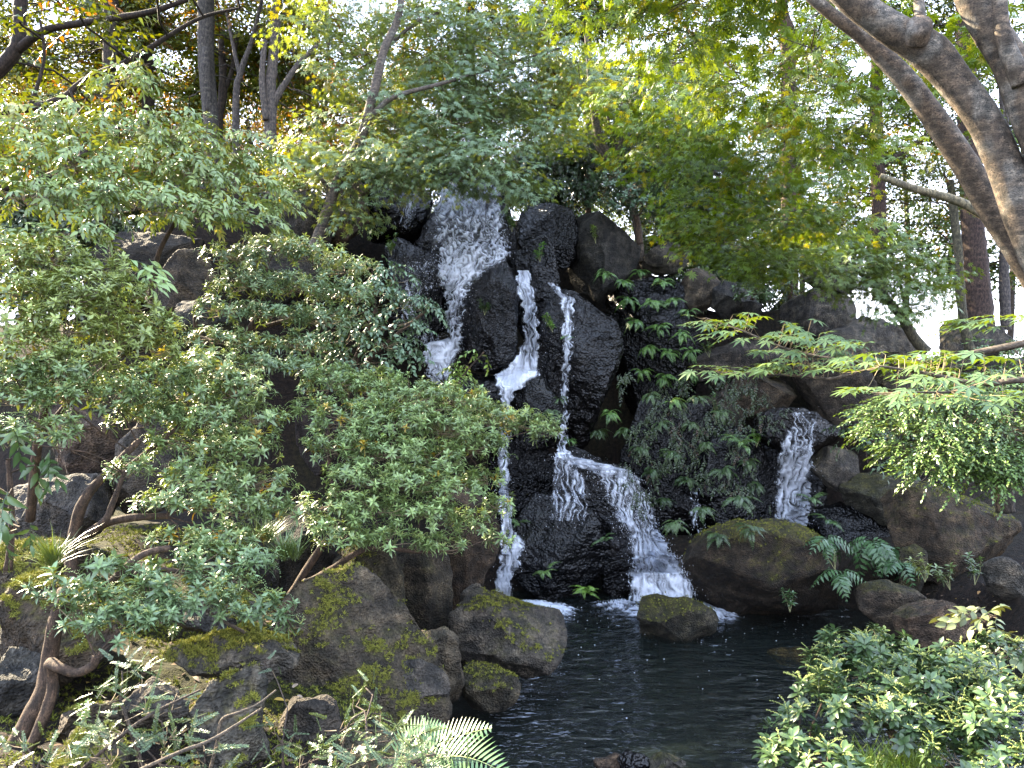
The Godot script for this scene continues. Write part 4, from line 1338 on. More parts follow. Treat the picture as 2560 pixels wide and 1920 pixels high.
	far_tree("tree", "brown trunk in the bright gap behind the right maple's leaves", "tree", P(878, 300, 14), [[[880, 300, 14, 7.5], [878, 180, 14, 6.5], [876, 90, 14, 5.8], [880, -80, 14, 5]], [[878, 170, 14, 2.5], [905, 150, 14, 2], [925, 138, 14, 1.4]]], [[890, -150, 14, 120, 60], [900, -50, 14, 90, 30], [850, 10, 14.4, 60, 22], [900, 180, 14.6, 34, 12], [860, 200, 14.8, 30, 12], [890, 235, 14.8, 34, 14], [850, 250, 14.6, 30, 12], [905, 120, 14.5, 28, 12]], {"bark_color": Color(0.12, 0.075, 0.055), "dens": 75.0, "fill": [820, 0, 970, 290, 14.8, 84], "tint": [Color(0.04, 0.07, 0.02), Color(0.07, 0.10, 0.02), Color(0.2, 0.12, 0.02), 0.1]}, g)
	far_tree("tree", "dark hollow trunk on the right above the humped rock", "tree", P(978, 330, 12.4), [[[980, 330, 12.4, 14], [976, 270, 12.4, 11.5], [972, 200, 12.4, 10], [966, 60, 12.4, 9], [970, -120, 12.4, 8]]], [[980, -160, 12.4, 130, 60], [1040, -60, 12.4, 90, 36], [930, -30, 12.4, 70, 24], [940, 240, 13.4, 26, 14], [950, 270, 13.6, 22, 12], [1005, 260, 13.6, 22, 12]], {"bark_color": Color(0.13, 0.085, 0.065), "dens": 45.0, "fill": [930, 30, 1030, 290, 13.8, 40], "tint": [Color(0.05, 0.09, 0.03), Color(0.08, 0.12, 0.03)]}, g)
	far_tree("tree", "slim pale trunk at the right edge before the bright sky", "tree", P(1006, 330, 13), [[[1006, 330, 13, 5], [1004, 270, 13, 4.6], [1006, 200, 13, 4.5], [1002, 40, 13, 4]]], [[1010, -60, 13, 70, 30], [1020, 20, 13, 50, 20]], {"bark_color": Color(0.22, 0.19, 0.17), "dens": 14.0}, g)
	far_tree("tree", "thin mossy stem left of the hollow trunk", "tree", P(968, 350, 10.8), [[[970, 352, 10.8, 5], [962, 310, 10.8, 4.4], [958, 250, 10.8, 4.2], [950, 180, 10.8, 3.6]]], [[944, 165, 10.8, 30, 9], [965, 190, 10.8, 26, 8], [930, 200, 10.9, 24, 8]], {"bark_color": Color(0.18, 0.16, 0.1), "leaves": L.maple, "dens": 60.0, "flat": true, "small": 0.9, "large": 1.3})
	# far woods seen low on the right and left
	for k in 12:
		var u: float = [700.0, 800.0, 905.0, 1010.0, 560.0, 640.0, 1080.0, 20.0, 110.0, 205.0, 300.0, 400.0][k]
		var d := 24.0 + 3.0 * (k % 3)
		var lab: String = ["pale far tree low behind the right maple, left of the brown trunk", "pale far tree behind the balanced block", "thin far tree in the bright gap left of the hollow trunk", "thin far tree in the bright gap at the right edge", "far tree behind the dark hedge right of the fall", "far tree behind the round-leaved shrub", "far tree beyond the right edge", "hazy far tree low at the left edge", "far tree low behind the straight dark trunk", "far tree low behind the grey hollow trunk", "far tree low behind the pale leaning trunk", "far tree low behind the leaning left maple"][k]
		far_tree("far_tree", lab, "tree", P(u, 340, d), [[[u, 345, d, 3], [u + 3, 250, d, 2.6], [u - 2, 150, d, 2]]], [[u, 250, d, 40, 20], [u + 22, 220, d, 36, 16], [u - 24, 200, d, 36, 18], [u + 4, 165, d, 40, 18], [u - 10, 120, d, 36, 18], [u + 16, 80, d, 36, 18]], {"dens": 20.0 if k in [2, 3, 6] else 110.0, "small": 1.2, "large": 2.2, "tint": [Color(0.06, 0.10, 0.03), Color(0.10, 0.14, 0.04)]}, "far trees beyond the cliff")
	# the maple behind the fall
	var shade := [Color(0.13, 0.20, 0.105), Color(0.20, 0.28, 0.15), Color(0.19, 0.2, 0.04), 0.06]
	plant("maple_tree", "slender maple leaning over the top of the main fall", "tree", P(312, 252, 10.0), [[[312, 252, 9.5, 5.6], [326, 215, 9.4, 5.4], [338, 182, 9.3, 5.4], [360, 140, 9.25, 5.2], [374, 92, 9.25, 4.8], [384, 50, 9.3, 4.2], [400, 10, 9.4, 3.4], [404, -60, 9.5, 2]], [[330, 206, 9.4, 2.6], [326, 186, 9.4, 2.2], [312, 168, 9.4, 1.6]], [[366, 122, 9.25, 3], [392, 98, 9.2, 2.6], [440, 84, 9.3, 2], [500, 66, 9.8, 1.6], [560, 48, 9.8, 1]], [[334, 214, 10, 2], [356, 200, 9.7, 1.8], [380, 184, 9.5, 1.4], [420, 178, 9.3, 1], [470, 182, 9.2, 0.6]], [[384, 50, 10, 2], [412, 26, 10, 1.8], [440, 12, 10, 1.4]]], [
		[350, 8, 10.2, 40, 9], [330, -30, 9.3, 44, 14], [300, 20, 9.6, 30, 9], [420, 18, 10, 54, 10], [480, 30, 10, 50, 10], [535, 20, 10, 50, 9], [330, 62, 10, 30, 9], [350, 78, 10, 30, 8], [430, 58, 10, 54, 10], [490, 62, 9.9, 50, 9], [545, 55, 10, 46, 9], [420, 96, 9.8, 54, 9], [480, 92, 9.8, 52, 9], [535, 88, 9.9, 48, 8], [580, 76, 10.1, 40, 8], [300, 140, 9.8, 30, 7], [335, 122, 9.9, 30, 7], [400, 128, 9.6, 50, 9], [452, 122, 9.6, 50, 9], [506, 120, 9.7, 44, 8], [548, 118, 9.9, 30, 7], [300, 160, 9.4, 40, 8], [352, 158, 9.4, 40, 8], [400, 155, 9.3, 48, 8], [450, 150, 9.2, 50, 8], [492, 150, 9.3, 40, 7], [470, 168, 9.1, 46, 8], [506, 172, 9.1, 38, 8], [524, 188, 9.1, 26, 7], [348, 212, 9.3, 28, 7], [330, 186, 9.5, 24, 6], [375, 176, 9.3, 36, 7], [300, 190, 9.4, 26, 7], [420, 170, 9.2, 36, 6], [372, 205, 9.2, 20, 4]],
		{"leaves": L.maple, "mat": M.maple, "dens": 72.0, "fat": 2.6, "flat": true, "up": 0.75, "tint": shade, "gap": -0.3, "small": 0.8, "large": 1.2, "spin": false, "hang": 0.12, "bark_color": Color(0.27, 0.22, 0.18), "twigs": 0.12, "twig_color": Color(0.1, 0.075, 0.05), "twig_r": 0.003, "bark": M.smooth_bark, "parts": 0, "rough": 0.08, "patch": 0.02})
	plant("maple_tree", "small bent maple rising from the round-leaved shrub", "tree", P(640, 262, 11.9), [[[641, 262, 11.9, 4], [637, 225, 11.9, 4.2], [628, 195, 11.9, 4.6], [612, 160, 11.9, 4.6], [600, 140, 11.9, 4.2], [594, 112, 11.9, 3.6], [590, 76, 11.9, 3], [586, 30, 11.9, 2]], [[616, 168, 11.9, 2.6], [618, 150, 11.9, 2.2], [628, 128, 11.9, 1.7], [648, 100, 11.9, 1.2]], [[612, 162, 11.9, 1.8], [600, 152, 11.8, 1.6], [588, 128, 11.8, 1]], [[618, 152, 11.9, 1.4], [608, 118, 11.9, 1.2], [604, 80, 11.9, 0.8]]], [
		[560, 135, 11.4, 36, 8], [610, 100, 11.6, 40, 9], [655, 118, 11.5, 44, 9], [650, 82, 11.7, 44, 9], [600, 62, 11.8, 40, 9], [690, 140, 11.4, 40, 8], [700, 100, 11.6, 40, 9], [665, 150, 11.3, 30, 7]],
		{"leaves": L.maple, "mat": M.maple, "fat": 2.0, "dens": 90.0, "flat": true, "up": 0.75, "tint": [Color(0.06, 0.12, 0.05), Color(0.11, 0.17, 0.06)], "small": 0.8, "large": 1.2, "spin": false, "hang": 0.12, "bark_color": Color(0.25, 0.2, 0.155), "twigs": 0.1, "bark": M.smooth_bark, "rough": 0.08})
	# the old maple at the right, close by
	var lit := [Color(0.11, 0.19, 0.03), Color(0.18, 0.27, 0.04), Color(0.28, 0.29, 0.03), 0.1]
	var mk := [Color(0.25, 0.195, 0.145), Color(0.44, 0.40, 0.34)]
	plant("maple_tree", "thick old maple with grey patched limbs at the upper right", "tree", Vector3(2.75, 0.6, -3.0), [
		[[1150, 640, 3.0, 34], [1110, 420, 3.0, 28], [1062, 300, 3.0, 22], [1032, 236, 3.0, 18.5], [1012, 184, 3.0, 17], [987, 126, 3.0, 15.5], [957, 84, 3.0, 16], [930, 52, 3.0, 18], [904, 36, 3.0, 16], [876, 18, 3.0, 14.5], [846, -6, 3.0, 14], [780, -70, 3.0, 11]],
		[[1130, 460, 3.3, 20], [1056, 310, 3.3, 16], [1016, 246, 3.3, 13.5], [990, 206, 3.3, 13], [965, 164, 3.3, 12.5], [934, 118, 3.3, 11.5], [902, 76, 3.3, 10.5], [862, 36, 3.3, 8], [834, 16, 3.3, 6], [806, -8, 3.3, 5.5], [770, -40, 3.3, 4]],
		[[1180, 480, 2.9, 30], [1094, 260, 2.9, 25], [1052, 160, 2.9, 21], [1026, 100, 2.9, 18], [1010, 62, 2.9, 16.5], [990, 30, 2.9, 16], [972, -6, 2.9, 16], [950, -60, 2.9, 15], [920, -140, 2.9, 13]],
		[[1022, 84, 2.86, 10], [1006, 44, 2.84, 8], [1000, 10, 2.84, 7], [999, -60, 2.84, 6.5]],
		[[926, 44, 2.97, 8], [921, 22, 3.0, 5.5], [919, 2, 3.05, 5], [918, -40, 3.1, 4]]],
		[[600, 8, 5.2, 46, 9], [650, 26, 4.8, 50, 10], [705, 12, 4.8, 52, 10], [760, 28, 5.2, 52, 10], [812, 48, 5.2, 44, 9], [690, 62, 6, 56, 10], [748, 82, 6, 58, 10], [812, 92, 6, 50, 9], [640, 92, 7, 48, 10], [690, 118, 7.4, 56, 10], [748, 128, 7.2, 56, 9], [806, 142, 7, 52, 9], [862, 118, 6.5, 46, 8], [896, 92, 6.2, 36, 8], [650, 150, 8, 40, 8], [700, 165, 8, 50, 8], [760, 176, 8, 50, 8], [826, 180, 8, 42, 7], [712, 200, 8.4, 50, 8], [770, 216, 8.4, 58, 9], [826, 222, 8.4, 48, 7], [722, 240, 8.8, 44, 7], [770, 258, 9, 50, 7], [690, 224, 8.8, 30, 6], [700, -40, 4.4, 90, 14], [800, -60, 4, 90, 14], [600, -60, 4.8, 90, 14], [900, -90, 3.6, 90, 16], [1000, -80, 4.2, 80, 16], [880, 150, 7.4, 36, 7], [985, 60, 5.4, 40, 9], [1010, 130, 5.8, 30, 8], [1000, 20, 5, 40, 10], [950, 36, 5.6, 36, 8], [930, 70, 6, 30, 7], [840, 14, 5.6, 50, 9], [880, 50, 6, 40, 8]],
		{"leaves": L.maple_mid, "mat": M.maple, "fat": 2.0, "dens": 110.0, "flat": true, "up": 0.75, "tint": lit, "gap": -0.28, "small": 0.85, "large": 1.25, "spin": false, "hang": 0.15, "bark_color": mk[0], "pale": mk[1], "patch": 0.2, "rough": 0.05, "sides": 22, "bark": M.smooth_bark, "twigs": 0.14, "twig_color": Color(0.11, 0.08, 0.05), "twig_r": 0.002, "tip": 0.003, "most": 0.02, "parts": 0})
	for c in get_children():
		if c.has_meta("label") and String(c.get_meta("label")).begins_with("thick old maple"):
			var kb := MB.new()
			var kp := P(919, 28, 2.93)
			var kd := Vector3(-0.25, 0.45, 0.85).normalized()
			tube(kb, [kp - kd * 0.04, kp, kp + kd * 0.022, kp + kd * 0.03, kp + kd * 0.022, kp + kd * 0.004], [0.055, 0.05, 0.044, 0.034, 0.022, 0.014], 18, Color(0.27, 0.21, 0.16), 0.12, 0.15, Color(0.48, 0.44, 0.38), false)
			var hole := kb.vert(kp + kd * 0.0, Color(0.06, 0.035, 0.03))
			for q in 18:
				kb.tri(hole, kb.v.size() - 19 + (q + 1) % 18, kb.v.size() - 19 + q)
			part("knot", kb.mesh(), M.smooth_bark, c)
	# high boughs of the same wood, over the path and the pool
	far_tree("maple_tree", "tall maple whose boughs hang in from above the frame", "tree", Vector3(-6.5, 0.9, -2.0), [[[-1900, 700, 2.4, 30], [-1500, 0, 2.6, 24], [-900, -500, 3.2, 18], [-300, -640, 4, 10]]], [[0, -560, 5, 220, 50], [260, -520, 5.5, 220, 50], [520, -600, 5, 220, 50], [120, -800, 4.5, 240, 60], [420, -860, 4.5, 240, 60], [-300, -600, 4.5, 220, 60]], {"dens": 20.0, "tint": [Color(0.05, 0.10, 0.02), Color(0.10, 0.15, 0.025)]})
	# a young maple slanting from the rocks on the right
	plant("maple_tree", "young maple slanting up from the rocks at the right", "tree", P(926, 350, 9.8), [[[926, 352, 9.8, 6], [914, 338, 9.8, 5.4], [902, 318, 9.8, 4.6], [886, 298, 9.8, 3.8], [864, 276, 9.8, 2.6], [838, 256, 9.8, 1.8], [800, 236, 9.8, 1.2]], [[906, 326, 9.8, 2], [904, 300, 9.7, 1.8], [896, 272, 9.7, 1.4], [890, 240, 9.7, 1]]], [
		[880, 280, 9.5, 42, 8], [912, 292, 9.4, 38, 8], [850, 262, 9.5, 40, 8], [890, 256, 9.6, 44, 8], [820, 246, 9.7, 36, 7], [930, 268, 9.5, 34, 7], [870, 236, 9.7, 40, 7], [900, 308, 9.3, 34, 6], [790, 262, 9.5, 40, 7], [835, 280, 9.5, 30, 6], [745, 248, 9.3, 36, 6]],
		{"leaves": L.maple, "mat": M.maple, "dens": 80.0, "fat": 1.8, "flat": true, "up": 0.78, "tint": [Color(0.10, 0.16, 0.05), Color(0.15, 0.21, 0.055)], "spin": false, "hang": 0.12, "bark_color": Color(0.2, 0.18, 0.12), "twigs": 0.1, "rough": 0.1})
	var pale := MB.new()
	var c1 := curve([[880, 176, 8.2, 3], [918, 190, 8.1, 4], [960, 202, 8, 4.4], [1000, 226, 7.9, 4.4], [1060, 262, 7.8, 5]], 6)
	tube(pale, c1[0], c1[1], 10, Color(0.5, 0.42, 0.26), 0.2, 0.05, Color(0.3, 0.24, 0.17))
	var fb := thing("dead_branch", "pale broken branch slanting down at the right behind the maple", "branch", P(960, 202, 8))
	part("limb", pale.mesh(), M.bark, fb)

func make_front_branch() -> void:
	var root := thing("maple_branch", "maple branch reaching in from the right with large star leaves", "branch", P(1040, 340, 2.0))
	var defs := [
		[[1060, 334, 2.2, 4.2], [1024, 343, 2.2, 3.8], [980, 352, 2.25, 3.4], [930, 361, 2.3, 3], [880, 363, 2.4, 2.6], [840, 360, 2.5, 2], [790, 350, 2.6, 1.4], [740, 330, 2.7, 0.9], [706, 318, 2.8, 0.6]],
		[[880, 363, 2.4, 2], [836, 378, 2.4, 1.6], [800, 376, 2.5, 1.2], [760, 374, 2.6, 0.8], [716, 372, 2.7, 0.5]],
		[[1060, 384, 1.75, 4], [1020, 380, 1.75, 3.2], [980, 384, 1.8, 2.6], [930, 374, 1.85, 1.8], [880, 366, 1.9, 1.0]],
		[[980, 384, 1.8, 1.8], [950, 392, 1.75, 1.4], [910, 392, 1.75, 0.8]]]
	var first := true
	var at := []
	for s in defs:
		var c := curve(s, 9)
		var mb := MB.new()
		tube(mb, c[0], c[1], 9, Color(0.2, 0.16, 0.12), 0.12)
		part("limb" if first else "side_branch", mb.mesh(), M.smooth_bark, root)
		first = false
		at.append_array(c[0])
	var pads := [[725, 322, 2.75, 36, 8, 0.12], [766, 330, 2.65, 44, 9, 0.14], [812, 344, 2.5, 46, 9, 0.14], [745, 372, 2.65, 46, 5, 0.12], [800, 366, 2.5, 40, 6, 0.12], [850, 352, 2.35, 44, 9, 0.14], [893, 366, 1.95, 40, 9, 0.12], [930, 362, 1.9, 42, 9, 0.12], [880, 392, 1.78, 30, 5, 0.1], [950, 378, 1.8, 40, 8, 0.12], [985, 362, 1.85, 34, 9, 0.12], [915, 398, 1.75, 30, 6, 0.1], [985, 396, 1.7, 36, 5, 0.1], [1000, 322, 2.5, 34, 7, 0.2]]
	var xfs := []
	var mb2 := MB.new()
	for p in pads:
		var c := P(p[0], p[1], p[2])
		var rx: float = p[3] * p[2] / F
		var n := int(rx * p[5] * 1500.0)
		for k in n:
			var q := c + Vector3(r1(-1, 1) * rx, r1(-1, 1) * p[4] * p[2] / F, r1(-1, 1) * p[5])
			var near: Vector3 = at[0]
			for a in at:
				if a.distance_squared_to(q) < near.distance_squared_to(q):
					near = a
			var out := (q - near)
			out.y = 0.0
			if out.length() < 0.01:
				out = Vector3(-1, 0, 0.3)
			out = (out.normalized() + Vector3(-0.7, 0, r1(-0.5, 0.6))).normalized()
			var b := facing((Vector3.UP + Vector3(r1(-1, 1), 0, r1(-0.4, 1)) * 0.28).normalized(), out)
			xfs.append(Transform3D(b.scaled(Vector3.ONE * r1(0.7, 1.12)), q))
			if near.distance_to(q) < 0.14:
				tube(mb2, [near, near.lerp(q, 0.6) + Vector3(0, -0.004, 0), q], [0.001, 0.0009, 0.0006], 3, Color(0.16, 0.12, 0.06), 0.0, 0.0, Color.WHITE, false)
	part("twigs", mb2.mesh(), M.twig, root, true)
	scatter(root, "leaf", L.maple_one, M.maple, xfs, [Color(0.085, 0.15, 0.065), Color(0.13, 0.2, 0.07), Color(0.2, 0.24, 0.05), 0.15], 300)

func make_shrubs() -> void:
	var pg := [Color(0.115, 0.175, 0.07), Color(0.205, 0.285, 0.11), Color(0.32, 0.22, 0.02), 0.015]
	var common := {"leaves": L.pieris, "mat": M.leaf, "dens": 210.0, "more": 2.5, "fat": 1.5, "up": 0.5, "tint": pg, "gap": -0.3, "gap_freq": 4.0, "twigs": 0.3, "parts": 200, "tip": 0.004, "most": 0.035, "buds": 0.15, "bud_size": 0.6, "bark_color": Color(0.16, 0.105, 0.07)}
	var o: Dictionary
	# upper left: broad-leaved bush with pointed, hanging leaves
	o = common.duplicate()
	o.merge({"buds": 0.0, "leaves": L.aucuba, "mat": M.leaf, "dens": 150.0, "up": 0.6, "spin": false, "hang": 0.1, "tint": [Color(0.105, 0.16, 0.04), Color(0.175, 0.23, 0.06), Color(0.3, 0.3, 0.1), 0.02], "part": "leaf_spray", "gap": -0.16, "small": 0.5, "large": 0.85}, true)
	plant("bush", "tall loose bush of pointed light green leaves at upper left", "shrub", P(110, 300, 6.4), [[[110, 300, 6.4, 3], [112, 250, 6.3, 2.4], [100, 200, 6.2, 1.8]], [[150, 300, 6.6, 3], [160, 250, 6.5, 2.4], [190, 200, 6.5, 1.6]], [[60, 300, 6, 3], [50, 240, 5.8, 2.2]]], [[20, 122, 6, 40, 18], [70, 124, 6.2, 40, 16], [120, 130, 6.3, 44, 16], [165, 140, 6.5, 46, 18], [215, 152, 6.8, 44, 18], [250, 165, 6.9, 34, 14], [20, 160, 5.7, 44, 18], [75, 165, 5.9, 46, 18], [130, 168, 6.1, 46, 18], [185, 178, 6.4, 46, 18], [235, 190, 6.7, 44, 16], [270, 205, 6.9, 26, 12], [25, 200, 5.5, 44, 16], [80, 202, 5.7, 44, 16], [135, 206, 5.9, 44, 16], [190, 210, 6.2, 46, 15], [240, 218, 6.5, 36, 12], [120, 80, 6.6, 30, 10], [150, 62, 6.8, 16, 6], [20, 235, 5.3, 30, 8], [75, 232, 5.4, 34, 8]], o)
	o = common.duplicate()
	o.merge({"buds": 0.0, "leaves": L.aucuba, "dens": 40.0, "spin": false, "hang": 0.35, "tint": [Color(0.12, 0.19, 0.05), Color(0.17, 0.25, 0.06)], "part": "leaf_spray"}, true)
	plant("bush", "few long leaflets on arching stalks beside the sunlit shrub", "shrub", P(100, 300, 5.2), [[[100, 300, 5.2, 1.5], [110, 275, 5.2, 1.2], [125, 262, 5.2, 1]]], [[112, 262, 5.1, 22, 10], [132, 276, 5.1, 18, 8], [90, 262, 5.1, 18, 8], [140, 262, 5.2, 14, 8]], o)
	o = common.duplicate()
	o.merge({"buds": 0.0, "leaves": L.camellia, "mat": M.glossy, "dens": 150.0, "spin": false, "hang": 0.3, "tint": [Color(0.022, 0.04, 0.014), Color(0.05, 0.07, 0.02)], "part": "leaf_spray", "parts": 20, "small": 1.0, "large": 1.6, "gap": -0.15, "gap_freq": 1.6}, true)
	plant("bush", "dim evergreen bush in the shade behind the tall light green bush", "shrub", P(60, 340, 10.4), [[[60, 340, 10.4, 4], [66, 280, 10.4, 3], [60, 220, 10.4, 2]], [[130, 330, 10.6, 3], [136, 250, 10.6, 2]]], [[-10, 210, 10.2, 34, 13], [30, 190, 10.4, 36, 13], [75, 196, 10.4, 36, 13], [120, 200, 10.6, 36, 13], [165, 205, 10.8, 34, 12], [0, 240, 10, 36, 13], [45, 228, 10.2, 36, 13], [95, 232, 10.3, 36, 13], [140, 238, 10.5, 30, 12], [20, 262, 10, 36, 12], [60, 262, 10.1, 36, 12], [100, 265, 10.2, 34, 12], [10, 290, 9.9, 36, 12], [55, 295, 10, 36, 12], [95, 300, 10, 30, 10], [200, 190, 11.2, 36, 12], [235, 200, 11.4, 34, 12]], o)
	# the sunlit shrub
	o = common.duplicate()
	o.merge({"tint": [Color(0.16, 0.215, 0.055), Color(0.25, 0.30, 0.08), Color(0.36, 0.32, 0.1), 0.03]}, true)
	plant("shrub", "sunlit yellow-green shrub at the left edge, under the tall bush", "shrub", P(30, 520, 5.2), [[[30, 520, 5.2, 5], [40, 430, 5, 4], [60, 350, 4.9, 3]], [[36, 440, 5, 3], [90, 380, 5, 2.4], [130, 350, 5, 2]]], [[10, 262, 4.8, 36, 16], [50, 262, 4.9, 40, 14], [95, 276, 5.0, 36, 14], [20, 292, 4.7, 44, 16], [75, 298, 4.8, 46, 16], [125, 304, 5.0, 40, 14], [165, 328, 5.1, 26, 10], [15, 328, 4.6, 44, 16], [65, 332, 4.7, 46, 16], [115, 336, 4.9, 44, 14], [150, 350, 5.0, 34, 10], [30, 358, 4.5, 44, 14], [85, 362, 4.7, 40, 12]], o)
	# the big shrub of the left
	plant("shrub", "big spreading shrub with pale new whorls, left of centre", "shrub", P(72, 600, 4.6), [[[66, 640, 4.4, 7], [70, 590, 4.5, 6.5], [72, 545, 4.6, 6], [84, 500, 4.6, 5], [110, 470, 4.7, 4], [140, 440, 4.8, 3]], [[72, 548, 4.6, 5], [100, 526, 4.6, 4.5], [130, 518, 4.6, 4], [170, 516, 4.7, 3]], [[80, 540, 4.55, 4], [104, 522, 4.5, 4], [112, 505, 4.5, 3], [125, 470, 4.5, 2]], [[110, 480, 4.7, 3], [150, 450, 4.9, 2.6], [180, 425, 5, 2]]], [[15, 374, 4.4, 40, 12], [60, 374, 4.5, 40, 12], [20, 400, 4.3, 40, 14], [65, 396, 4.5, 44, 14], [110, 396, 4.7, 44, 14], [155, 380, 5.0, 40, 12], [200, 372, 5.2, 36, 12], [185, 396, 5.1, 40, 12], [235, 392, 5.3, 40, 13], [50, 430, 4.3, 34, 10], [150, 420, 4.9, 40, 12], [200, 418, 5.1, 44, 13], [250, 420, 5.3, 40, 13], [190, 446, 5.0, 44, 12], [240, 450, 5.2, 44, 13], [200, 476, 4.9, 40, 11], [250, 484, 5.1, 44, 12], [170, 500, 4.7, 36, 8], [225, 508, 4.9, 40, 10], [270, 510, 5.1, 30, 9], [130, 470, 4.6, 24, 7], [10, 440, 4.0, 26, 10], [180, 540, 4.6, 30, 7], [230, 535, 4.8, 34, 8]], common)
	# low reach of the same kind, over the mossy rocks
	o = common.duplicate()
	o.merge({"tint": [Color(0.10, 0.16, 0.08), Color(0.17, 0.255, 0.115), Color(0.32, 0.22, 0.02), 0.015], "dens": 170.0}, true)
	plant("shrub", "low shrub with a thick sawn stem over the mossy rocks", "shrub", P(6, 760, 3.5), [[[2, 772, 3.45, 10], [24, 730, 3.5, 9], [44, 692, 3.55, 8.5], [50, 655, 3.6, 8], [56, 620, 3.6, 7], [64, 590, 3.7, 6]], [[6, 790, 3.4, 7], [34, 740, 3.44, 6], [52, 692, 3.5, 5.5], [50, 665, 3.5, 6], [60, 668, 3.45, 5], [76, 673, 3.45, 4.5], [92, 666, 3.45, 4.5], [96, 656, 3.45, 4]], [[58, 612, 3.65, 4], [100, 590, 3.7, 3.6], [140, 556, 3.9, 3.4], [170, 548, 4, 3]], [[130, 566, 3.9, 3], [146, 580, 3.85, 3.4], [160, 570, 3.9, 2.6], [200, 575, 4, 2]]], [[62, 588, 3.6, 30, 10], [100, 600, 3.6, 36, 12], [145, 596, 3.7, 40, 12], [190, 600, 3.8, 40, 12], [240, 606, 4, 36, 10], [276, 610, 4.05, 24, 9], [292, 626, 4.1, 14, 6], [80, 622, 3.5, 30, 10], [125, 622, 3.55, 36, 10], [165, 612, 3.7, 34, 9], [110, 568, 3.7, 30, 8], [170, 572, 3.9, 36, 8], [220, 580, 4, 34, 8], [250, 560, 4.2, 30, 8], [200, 556, 4.1, 30, 8], [120, 640, 3.5, 16, 5]], o)
	o = common.duplicate()
	o.merge({"buds": 0.0, "leaves": L.aucuba, "mat": M.glossy, "dens": 60.0, "spin": false, "hang": 0.9, "tint": [Color(0.035, 0.07, 0.025), Color(0.06, 0.10, 0.035)], "part": "leaf_spray"}, true)
	plant("bush", "dark hanging-leaved bush at the left edge beside the stems", "shrub", P(10, 570, 3.9), [[[8, 570, 3.9, 4], [12, 520, 3.9, 3], [8, 460, 3.9, 2]]], [[6, 456, 3.8, 24, 14], [36, 462, 3.85, 22, 12], [8, 492, 3.75, 22, 14], [20, 524, 3.75, 18, 12]], o)
	# the mound of the centre
	o = common.duplicate()
	o.merge({"tint": [Color(0.135, 0.205, 0.08), Color(0.23, 0.32, 0.12), Color(0.35, 0.24, 0.02), 0.015], "dens": 200.0, "parts": 250}, true)
	plant("shrub", "mounded shrub in the middle with pale whorls, before the falls", "shrub", P(300, 590, 6.0), [[[290, 596, 5.7, 4], [318, 552, 5.8, 4], [345, 520, 5.9, 3.4], [380, 490, 6, 2.6]], [[296, 590, 5.7, 4], [330, 570, 5.6, 3.4], [370, 548, 5.6, 2.6], [420, 552, 5.8, 2], [460, 550, 5.9, 1.4]], [[345, 520, 5.9, 3], [330, 470, 6.1, 2.4], [330, 420, 6.4, 1.8]], [[380, 490, 6, 2.2], [440, 470, 6.3, 1.8], [500, 440, 6.6, 1.3]]], [[330, 385, 6.5, 36, 12], [372, 392, 6.6, 40, 13], [410, 402, 6.5, 44, 14], [455, 402, 6.7, 40, 12], [350, 420, 6.2, 40, 13], [395, 424, 6.2, 44, 14], [440, 430, 6.3, 44, 14], [485, 422, 6.7, 40, 12], [522, 426, 6.8, 30, 11], [548, 432, 6.9, 18, 9], [340, 448, 6.0, 38, 12], [385, 454, 6.0, 44, 13], [430, 460, 6.1, 40, 13], [470, 448, 6.4, 36, 11], [360, 480, 5.8, 40, 12], [405, 484, 5.9, 44, 12], [450, 488, 6.0, 38, 11], [488, 480, 6.3, 22, 9], [330, 506, 5.6, 30, 9], [375, 510, 5.7, 42, 11], [420, 515, 5.8, 40, 10], [345, 536, 5.5, 32, 9], [390, 540, 5.6, 34, 9], [470, 524, 6.1, 26, 8], [498, 508, 6.3, 18, 9], [318, 530, 5.5, 22, 8], [500, 540, 6.2, 14, 6], [440, 545, 5.8, 30, 7], [310, 410, 6.4, 18, 9]], o)
	# upper middle: bluish whorls, then the small-leaved dark shrub
	o = common.duplicate()
	o.merge({"fat": 1.2, "leaves": L.pieris_far, "tint": [Color(0.11, 0.175, 0.09), Color(0.18, 0.26, 0.13), Color(0.3, 0.22, 0.03), 0.01], "dens": 150.0, "parts": 120}, true)
	plant("shrub", "blue-green whorled shrub above the mound, left of the main fall", "shrub", P(230, 380, 7.4), [[[228, 380, 7.4, 4], [240, 345, 7.3, 3.4], [262, 310, 7.3, 2.6]], [[230, 372, 7.4, 3], [200, 340, 7, 2.4], [195, 315, 6.9, 2]], [[250, 330, 7.3, 2.6], [300, 315, 7.4, 2.2], [330, 290, 7.6, 1.6]]], [[236, 258, 7.2, 36, 12], [275, 248, 7.4, 36, 12], [310, 258, 7.5, 36, 12], [345, 270, 7.6, 30, 10], [250, 285, 7.0, 42, 13], [295, 288, 7.1, 42, 13], [340, 294, 7.3, 36, 11], [225, 312, 6.8, 36, 10], [275, 316, 6.9, 40, 11], [320, 320, 7.1, 36, 10], [215, 338, 6.6, 34, 9], [250, 345, 6.7, 30, 8], [205, 360, 6.2, 30, 8], [255, 366, 6.4, 36, 9], [300, 344, 6.9, 30, 9], [295, 368, 6.6, 30, 8]], o)
	o = common.duplicate()
	o.merge({"buds": 0.0, "leaves": L.camellia, "mat": M.glossy, "dens": 70.0, "spin": false, "hang": 0.3, "tint": [Color(0.06, 0.105, 0.055), Color(0.10, 0.155, 0.085)], "part": "leaf_spray", "parts": 160}, true)
